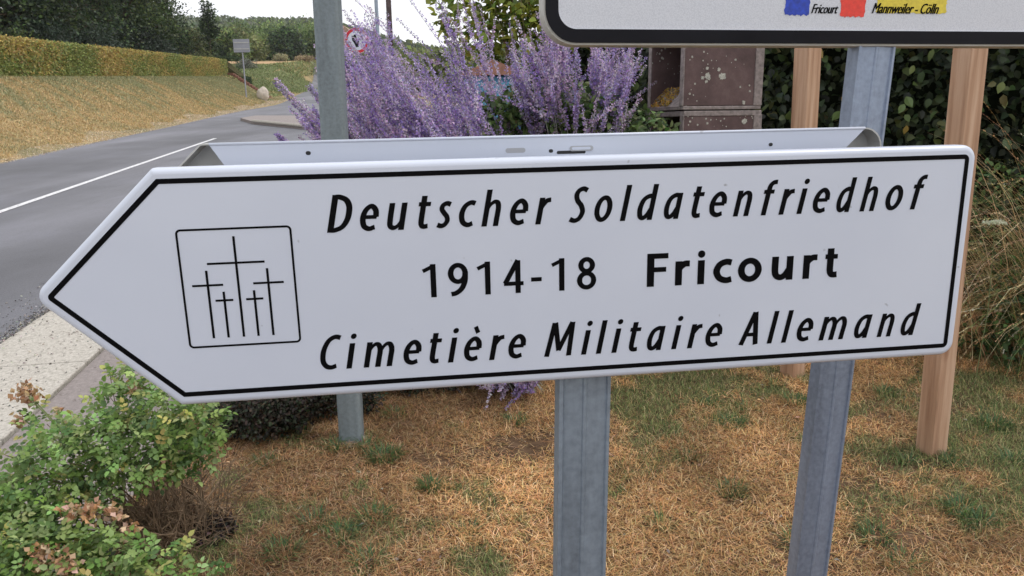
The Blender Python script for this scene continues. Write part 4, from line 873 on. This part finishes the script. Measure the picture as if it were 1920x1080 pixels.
soup('foliage', V, LEAF7, pick([(.028, .042, .02), (.05, .075, .03), (.02, .028, .018), (.08, .11, .035), (.10, .10, .035)], n, .25, [.4, .25, .2, .11, .04]), MAT['leaf'], dh)
# single big leaves one can pick out on the hedge face
lm = []
for i in range(4):
    me = bpy.data.meshes.new('leaf'); sh = []
    for u_ in np.linspace(0, 1, 6):
        w_ = .36*math.sin(math.pi*min(1, u_*1.05+.02))**.8*(1-.25*u_); sh.append((u_, w_))
    vs = []; fs = []
    for k, (u_, w_) in enumerate(sh): vs += [(-w_, u_, .10*w_-.12*u_*u_), (0, u_, -.12*u_*u_-.02), (w_, u_, .10*w_-.12*u_*u_)]
    for k in range(5): a = k*3; fs += [(a, a+1, a+4, a+3), (a+1, a+2, a+5, a+4)]
    me.from_pydata(vs, [], fs); me.update(); me.materials.append(plain('hedge_leaf', [(.10, .16, .05), (.06, .10, .035), (.15, .19, .06), (.28, .20, .05)][i], .45)); lm.append(me)
dloc = root_loc(dh)
for i in range(230):
    u_ = RNG.uniform(.2, .95); x, y = hl_pt(u_); hg = RNG.uniform(.5, 2.5); x -= .55*.26; y -= .83*.26
    o = bpy.data.objects.new('leaf', lm[RNG.choice(4, p=[.42, .33, .19, .06])]); COL.objects.link(o); o.parent = dh
    o.location = Vector(np.array([x, y, float(gz(x, y))+hg])-dloc); o.scale = (RNG.uniform(.06, .095),)*3
    o.rotation_euler = (RNG.uniform(-2.0, -.9), RNG.uniform(-.7, .7), RNG.uniform(-.9, .9)+RNG.choice([0, 3.1]))

# ------------------------------------------------------------------ rose bush bottom left
ROS = [(.16, .26, .06), (.24, .36, .11), (.09, .16, .05), (.33, .44, .17), (.40, .40, .13)]
rb_ = GS(2.42, -.83)
rose = empty('rose_bush', rb_, 'green rose bush with bare brown stems at its foot, left foreground', 'shrub')
cl = [(*at(px, py, d), r) for px, py, d, r in [(330, 790, 2.25, .135), (250, 760, 2.3, .12), (380, 800, 2.3, .09), (270, 850, 2.2, .13), (180, 840, 2.2, .13), (110, 880, 2.15, .13), (60, 960, 2.1, .13), (150, 960, 2.1, .10), (20, 1040, 2.0, .13), (110, 1050, 2.0, .12), (200, 1060, 1.98, .10), (290, 1070, 1.95, .09), (350, 850, 2.3, .10), (90, 800, 2.3, .08), (235, 715, 2.32, .06), (380, 1090, 1.95, .05), (0, 900, 2.1, .10), (-60, 980, 2.1, .18), (40, 1130, 1.95, .2)]]
P = np.array([c[:3] for c in cl]); r = np.array([c[3] for c in cl]); w_ = r**2.2/np.sum(r**2.2); nc = 3000; k = RNG.choice(len(cl), nc, p=w_)
d = rdir(nc); C0 = P[k]+d*(r[k]*RNG.random(nc)**.4)[:, None]; ax_ = unit(d*.6+rdir(nc)*.8+[0, 0, .1]); nr = unit(rdir(nc)*.55+[0, -.3, 1.]); sd_ = unit(np.cross(ax_, nr))
LP, LD, LN, LL = [], [], [], []
for u_, s_, l_ in ((.0, 1, .8), (.0, -1, .8), (.013, 1, .95), (.013, -1, .95), (.025, 0, 1.1)):
    LP.append(C0+ax_*u_); LD.append(ax_*(.55 if s_ else 1)+sd_*s_); LN.append(nr); LL.append(np.full(nc, .0170*l_)*(.8+.5*RNG.random(nc)))
LP, LD, LN, LL = map(np.concatenate, (LP, LD, LN, LL)); cc = np.tile(pick(ROS, nc, .2, [.3, .28, .2, .15, .07]), (5, 1))
ok = LP[:, 2] > gz(LP[:, 0], LP[:, 1])+.01
soup('foliage', leaves7(LP, LD, LN, LL, LL*.37)[ok], LEAF7, cc[ok], MAT['leaf'], rose)
b = MB()
for i in range(420):
    a = RNG.random()*6.283; q = .17*math.sqrt(RNG.random()); s0 = np.array([rb_[0]+q*math.cos(a)*1.1, rb_[1]+q*math.sin(a), 0]); s0[2] = float(gz(s0[0], s0[1]))
    if i < 60: e_ = P[RNG.choice(len(cl), p=w_)]+RNG.normal(0, .05, 3)
    else: e_ = s0+np.array([RNG.normal(.02, .13), RNG.normal(0, .10), RNG.uniform(.04, .30)])
    m_ = (s0+e_)/2+RNG.normal(0, .03, 3)+[0, 0, .05]; b.tube([s0, m_, e_], ([.0034, .0024, .001] if i < 70 else [.0019, .0014, .0008]), 4, False)
b.build('stems', MAT['twig'], rose)['kind'] = 'stuff'
DRY = [(.52, .32, .18), (.62, .43, .27), (.38, .22, .12), (.66, .50, .36)]
n = 0; LP = []; 
for px, py, d_, r_, m_ in [(45, 735, 2.3, .035, 70), (62, 742, 2.3, .03, 50), (35, 785, 2.28, .02, 30), (110, 770, 2.3, .015, 14), (170, 962, 2.03, .035, 60), (215, 965, 2.05, .03, 40), (130, 960, 2.02, .03, 40), (80, 1045, 1.93, .045, 110), (130, 1060, 1.92, .035, 60), (250, 725, 2.3, .025, 30), (330, 715, 2.33, .02, 16), (240, 990, 2.05, .03, 26), (300, 880, 2.2, .04, 20)]:
    LP.append(at(px, py, d_)+rdir(m_)*r_*RNG.random((m_, 1))**.5)
LP = np.concatenate(LP); n = len(LP); soup('dry_flowers', leaves(LP, rdir(n), rdir(n), .014+.012*RNG.random(n), .006+.004*RNG.random(n)), LEAF, pick(DRY, n, .2), MAT['straw'], rose)
b = MB()
for px, py in ((45, 735), (35, 785), (110, 770), (60, 745)): b.tube([at(150, 850, 2.25), at((px+150)/2-8, (py+850)/2-12, 2.28), at(px, py, 2.29)], [.003, .0022, .0014], 5, False)
b.build('flower_stalk', MAT['greentwig'], rose)
# small dark clod of soil and dead leaves at its foot
cp_ = gpix(395, 1000)
n = 900; a = RNG.random(n)*6.28; q = .09*np.sqrt(RNG.random(n)); x = cp_[0]+q*np.cos(a); y = cp_[1]+q*np.sin(a); z = gz(x, y)+.05*np.maximum(0, 1-q/.09)*RNG.random(n)+.01
tag(soup('leaf_litter', leaves(np.stack([x, y, z], 1), rdir(n), unit(rdir(n)+[0, 0, 1.]), .015+.015*RNG.random(n), .005+.005*RNG.random(n)), LEAF, pick([(.03, .025, .03), (.06, .045, .04), (.12, .09, .08)], n, .3), MAT['straw']), 'dark clump of dead leaves by the rose bush', 'leaf litter')

# ------------------------------------------------------------------ dry lawn
def lawn(n, s0, s1, t0, t1, L0, L1, wd, name, near=1.):
    u_ = RNG.random(n)**near; s_ = s0+(s1-s0)*u_; t_ = RNG.uniform(t0, t1, n); x, y = st2xy(s_, t_)
    keep = np.abs(x) < (y+.6)*.78; x, y, s_, t_ = x[keep], y[keep], s_[keep], t_[keep]; n = len(x)
    g = fbm(x, y, 1.7, 3)+.3*fbm(x, y, 9, 5)+.18*np.clip(x-.2, 0, 2)+(.35+.35*(x < .05))*fbm(x, y, 16, 6)+.18*(x < .05)+RNG.normal(0, .2, n); green = g+.62*np.exp(-((x+.6)**2+(y-2.4)**2)/.22)+.45*np.exp(-((x+.15)**2+(y-2.15)**2)/.05)+.3*np.exp(-((x-1.2)**2+(y-2.2)**2)/.2) > .62
    q = fbm(x, y, 6, 9); bare = (q+RNG.normal(0, .45, n)) > 1.15
    x, y, green = x[~bare], y[~bare], green[~bare]; n = len(x); gg = fbm(x, y, 2.3, 12)
    lie = RNG.random(n); a = RNG.random(n)*6.283; el = np.where(green, RNG.uniform(.3, 1.3, n), np.where(lie < .7, RNG.uniform(.0, .35, n), RNG.uniform(.3, 1.1, n)))
    D = np.stack([np.cos(a)*np.cos(el), np.sin(a)*np.cos(el), np.sin(el)], 1)
    P_ = np.stack([x, y, gz(x, y)+.002+RNG.random(n)*.014*(~green)], 1)
    L = RNG.uniform(L0, L1, n)*np.where(green, .95, 1.0)
    ST = pick([(.62, .43, .22), (.52, .32, .15), (.74, .56, .33), (.32, .18, .09), (.84, .69, .46), (.17, .10, .05), (.42, .38, .17)], n, .18, [.24, .2, .18, .12, .09, .09, .08])
    ST *= (1+.30*np.clip(gg+.5*fbm(x, y, 14, 63), -1.6, 1.3))[:, None]; ST *= np.array([1.09, .97, .87]); rust = sst((.15+.35*fbm(x, y, 3, 61)-x)/.5)*sst((x+1.6)/.5); ST *= 1-rust[:, None]*np.array([.36, .37, .33])
    GN = pick([(.14, .20, .07), (.20, .26, .09), (.09, .14, .055), (.34, .33, .14), (.5, .42, .22)], n, .2)
    soup(name, blades(P_, D, L, wd*(.7+.6*RNG.random(n)), RNG.uniform(.2, .9, n)), BLADE, np.where(green[:, None], GN, ST), MAT['straw'])['label'] = 'dry straw coloured lawn grass with green patches'
lawn(520000, 1.1, 4.6, -1.02, 4.2, .016, .058, .0009, 'dry_grass', 1.05)
lawn(60000, 4.0, 9, -1.0, 8, .03, .07, .002, 'dry_grass')
# grit washed along the kerb
n = 5200; s_ = RNG.uniform(2.2, 7, n); t_ = -2.30-np.abs(RNG.normal(0, .07, n)); far_ = RNG.random(n) < .25; t_ = np.where(far_, RNG.uniform(-2.7, -1.7, n), t_); x, y = st2xy(s_, t_)
z_ = gz(x, y)+np.where(t_ > -2.32, .032, .008)
tag(soup('kerb_grit', leaves(np.stack([x, y, z_], 1), unit(rdir(n)*[1, 1, .3]), unit(rdir(n)*.5+[0, 0, 1.]), .006+.012*RNG.random(n), .003+.004*RNG.random(n), .8), LEAF, pick([(.30, .29, .28), (.45, .42, .38), (.16, .15, .15), (.09, .08, .07), (.55, .52, .47)], n, .2), MAT['straw']), 'loose grey grit along the pale kerb', 'grit')
# pebbles and fallen brown leaves between the blades
n = 2600; s_ = RNG.uniform(1.2, 4.6, n); t_ = RNG.uniform(-1., 3.6, n); x, y = st2xy(s_, t_); kp = fbm(x, y, 2.1, 77)+RNG.normal(0, .4, n) > .1; x, y = x[kp], y[kp]; n = len(x)
tag(soup('fallen_leaves', leaves(np.stack([x, y, gz(x, y)+.012+.01*RNG.random(n)], 1), unit(rdir(n)*[1, 1, .25]), unit(rdir(n)*.5+[0, 0, 1.]), .008+.018*RNG.random(n), .003+.005*RNG.random(n)), LEAF, pick([(.12, .08, .05), (.26, .15, .09), (.50, .38, .26), (.30, .28, .24), (.06, .05, .04)], n, .25), MAT['straw']), 'small brown leaves and crumbs lying on the dry lawn', 'leaf litter')
# green tufts
tf = [(720, 862, .055, 260), (808, 918, .035, 140), (1490, 757, .05, 120), (1370, 800, .05, 100), (1372, 925, .045, 120), (1800, 960, .06, 150), (1835, 985, .05, 90), (590, 985, .05, 90), (700, 975, .05, 120), (965, 795, .04, 70), (640, 1010, .05, 90), (1500, 1025, .05, 70), (1640, 1010, .05, 80), (740, 780, .04, 60), (1860, 800, .07, 160), (1890, 700, .08, 200), (1400, 770, .04, 60), (690, 1060, .05, 80), (620, 840, .03, 50), (500, 870, .04, 60), (530, 1040, .05, 80), (1790, 880, .03, 40), (1330, 760, .04, 60), (1660, 740, .05, 80), (1900, 870, .05, 90), (1560, 700, .05, 80), (1700, 868, .03, 60), (1775, 862, .03, 60), (632, 845, .03, 60), (690, 842, .035, 70), (1455, 725, .03, 50), (1520, 722, .03, 50), (1290, 860, .04, 50), (1240, 990, .04, 40), (880, 1000, .03, 40), (560, 820, .03, 50), (1690, 1060, .05, 60)]
for px, py, r_, m_ in tf:
    c = gpix(px, py); m_ = int(m_*1.3); a = RNG.random(m_)*6.283; q = r_*np.sqrt(RNG.random(m_)); x = c[0]+q*np.cos(a); y = c[1]+q*np.sin(a)
    a2 = a+RNG.normal(0, .5, m_); el = RNG.uniform(.35, 1.35, m_); D = np.stack([np.cos(a2)*np.cos(el), np.sin(a2)*np.cos(el), np.sin(el)], 1)
    V = blades(np.stack([x, y, gz(x, y)], 1), D, RNG.uniform(.03, .085, m_), .0017*np.ones(m_), RNG.uniform(.2, .9, m_))
    if px == 720: V0 = []; C0_ = []
    V0.append(V); C0_.append(pick([(.05, .12, .04), (.08, .16, .05), (.13, .2, .06), (.06, .13, .06)], m_, .2))
soup('green_grass', np.concatenate(V0), BLADE, np.concatenate(C0_), MAT['leaf'])['label'] = 'green tufts growing in the dry lawn'
# tall dry meadow grass at the right edge, arching leftwards
tg = empty('tall_grass_clump', GS(3.6, 3.75), 'tall clump of dry arching grass at the right edge of the photo', 'grass clump')
n = 1100; V = []; cols = []; hb = gpix(1985, 655)
seg = 7
for i in range(n):
    b0 = np.array([hb[0]+RNG.normal(.05, .28), hb[1]+RNG.normal(-.05, .2), 0]); b0[2] = float(gz(b0[0], b0[1])); L = RNG.uniform(.6, 1.75); a = RNG.uniform(2.5, 3.9) if RNG.random() < .8 else RNG.random()*6.28; d = np.array([math.cos(a), math.sin(a)*.7, 0]); be = RNG.uniform(.6, 2.1)
    pts_ = []; p = b0.copy(); el = RNG.uniform(.75, 1.4)
    for k in range(seg+1):
        pts_.append(p.copy()); p = p+(d*math.cos(el)+np.array([0, 0, math.sin(el)]))*L/seg; el -= be/seg*(.5+k*.28)
    s_ = np.array([-d[1], d[0], 0])*RNG.uniform(.0014, .0032)
    c_ = pick([(.74, .55, .32), (.86, .72, .50), (.54, .34, .18), (.24, .28, .11), (.50, .44, .22)], 1, .2, [.3, .22, .2, .14, .14])[0]
    for k in range(seg):
        w0, w1 = 1-k/seg*.7, 1-(k+1)/seg*.7; V.append([pts_[k]-s_*w0, pts_[k]+s_*w0, pts_[k+1]+s_*w1, pts_[k+1]-s_*w1]); cols.append(c_)
    if RNG.random() < .4:
        for k in range(26):
            u_ = 5+2*RNG.random(); q = int(u_) if u_ < 7 else 6; pp_ = pts_[q]*(1-(u_-q))+pts_[q+1]*(u_-q); dd = unit(unit(pts_[7]-pts_[5])+RNG.normal(0, .3, 3))*.014; V.append([pp_, pp_+dd*.5+s_*1.2, pp_+dd, pp_+dd*.5-s_*1.2]); cols.append(np.minimum(.9, c_*1.15))
soup('blades', np.array(V), [(0, 1, 2, 3)], np.array(cols), MAT['straw'], tg)
pp = [(*at(px, py, d), r) for px, py, d, r in [(1880, 560, 4.2, .2), (1840, 640, 4.1, .12), (1920, 620, 3.9, .2), (1900, 480, 4.3, .25), (1870, 380, 4.4, .25), (1960, 560, 3.9, .3)]]
shrub('weeds', 'green weeds growing among the tall dry grass at the right edge', pp, 2400, .035, [(.06, .12, .035), (.10, .17, .05), (.04, .07, .025)], G(2.75, 3.95), 'weeds', .3, 30, mat_st='greentwig')
uc = at(1866, 418, 3.5); ur = empty('white_umbel', G(uc[0], uc[1]), 'small white flower head in the dry grass beside the arrow sign', 'flower')
MB().tube([G(uc[0], uc[1]), (G(uc[0], uc[1])+uc)/2+[.02, 0, 0], uc], [.002, .002, .0015], 5).build('stem', MAT['greentwig'], ur)
n = 260; d = rdir(n); d[:, 2] = np.abs(d[:, 2])*.3; LP = uc+d*np.array([.06, .05, .03])*RNG.random((n, 1))**.5
soup('petals', leaves(LP, rdir(n), rdir(n), .009+.006*RNG.random(n), .004*np.ones(n)), LEAF, pick([(.62, .64, .5), (.5, .55, .4)], n, .1), MAT['petal'], ur)
# grass of the bank, mown and streaked
n = 280000; s_ = 10+48*RNG.random(n)**1.4; t_ = -7.0-6.2*RNG.random(n); x, y = st2xy(s_, t_)
kp = (np.abs(x) < y*.8); x, y, s_, t_ = x[kp], y[kp], s_[kp], t_[kp]; n = len(x); hgt = (-7.1-t_)/6
g = .22*fbm(s_*1.+t_*1.5, t_*.5+s_*.15, 1.4, 21)+.25*fbm(s_*2.+t_*3, t_*.5, 3.2, 24)+.3*fbm(x, y, .7, 22)+hgt*1.0+(s_-20)*.026-.62+.22*np.sin(s_*5.2+t_*7+2*fbm(s_, t_, 1, 91))+RNG.normal(0, .3, n)
a = RNG.random(n)*6.283; el = RNG.uniform(.15, 1.2, n); D = np.stack([np.cos(a)*np.cos(el), np.sin(a)*np.cos(el), np.sin(el)], 1)
c_ = np.where((g > .12)[:, None], pick([(.31, .32, .18), (.38, .37, .21), (.26, .28, .15)], n, .13), pick([(.56, .41, .20), (.66, .50, .27), (.45, .32, .16), (.50, .40, .22)], n, .15))
edge_ = t_+7.15+.25*fbm(s_, t_, 1.2, 44) > -.35; c_[edge_] = pick([(.60, .50, .36), (.52, .42, .30), (.66, .58, .46)], int(edge_.sum()), .15)
soup('bank_grass', blades(np.stack([x, y, gz_st(s_, t_)], 1), D, (.025+.03*RNG.random(n))*(1+s_*.025)*np.where(edge_, .6, 1), .0024+.00022*s_, RNG.uniform(.2, .8, n)), BLADE, c_, MAT['straw'])['label'] = 'mown sunburnt grass of the roadside bank'
n = 60000; s_ = RNG.uniform(58, 104, n); t_ = RNG.uniform(-34, -9.0, n); x, y = st2xy(s_, t_); a = RNG.random(n)*6.283; el = RNG.uniform(.2, 1.2, n); D = np.stack([np.cos(a)*np.cos(el), np.sin(a)*np.cos(el), np.sin(el)], 1)
g = fbm(x, y, .35, 31)+RNG.normal(0, .3, n)+(s_-70)*.02
soup('rough_grass', blades(np.stack([x, y, gz_st(s_, t_)+.06], 1), D, .12+.18*RNG.random(n), .03*np.ones(n), RNG.uniform(.2, .8, n)), BLADE, np.where((g > -.1)[:, None], pick([(.22, .27, .12), (.29, .33, .15), (.17, .21, .09)], n, .18), pick([(.48, .39, .20), (.40, .34, .18)], n, .15)), MAT['straw'])['label'] = 'rough green and tan grass beyond the steps'
n = 30000; s_ = RNG.uniform(98, 150, n); t_ = RNG.uniform(-15.5, 6, n); x, y = st2xy(s_, t_); kp = (t_ < -12) | (t_ > -4); x, y, s_, t_ = x[kp], y[kp], s_[kp], t_[kp]; n = len(x); a = RNG.random(n)*6.283; el = RNG.uniform(.2, 1.2, n); D = np.stack([np.cos(a)*np.cos(el), np.sin(a)*np.cos(el), np.sin(el)], 1)
soup('rough_grass', blades(np.stack([x, y, gz_st(s_, t_)+.02], 1), D, .25+.3*RNG.random(n), .06*np.ones(n), RNG.uniform(.2, .8, n)), BLADE, pick([(.22, .27, .12), (.29, .33, .15), (.40, .36, .18)], n, .18), MAT['straw'])['label'] = 'green verge grass beside the far road'
# far field strips
def field(name, ss_, ts_, mat, h, label): grid(name, ss_, ts_, mat, h, 'structure', label)
MAT['ochre'] = plain('ochre_field', (.46, .31, .18), .95, nscale=.3, namp=.15, spec=.05); MAT['greenbank'] = plain('green_bank', (.14, .155, .07), .95, nscale=.35, namp=.35, spec=.05)
field('ochre_field', np.arange(103, 133, 3.), np.arange(-60, -13.5, 2.5), MAT['ochre'], .12, 'ochre stubble field beyond the green bank')
field('green_bank', np.arange(62, 104, 3.), np.arange(-40, -8.5, 1.5), MAT['greenbank'], .06, 'green bank rising beyond the steps')

# ------------------------------------------------------------------ haze
hb_ = MB(); hb_.box((0, 395, 38), (620, 0, 0), (0, 505, 0), (0, 0, 62)); m_ = bpy.data.materials.new('haze'); m_.use_nodes = True
nt_ = m_.node_tree; nt_.nodes.remove(nt_.nodes['Principled BSDF']); pv = nt_.nodes.new('ShaderNodeVolumePrincipled'); pv.inputs['Color'].default_value = (.97, .98, 1, 1); pv.inputs['Density'].default_value = .00024; pv.inputs['Anisotropy'].default_value = .3
nt_.links.new(pv.outputs[0], nt_.nodes['Material Output'].inputs['Volume'])
tag(hb_.build('haze', m_), 'thin pale summer haze over the valley', None, None, 'stuff')
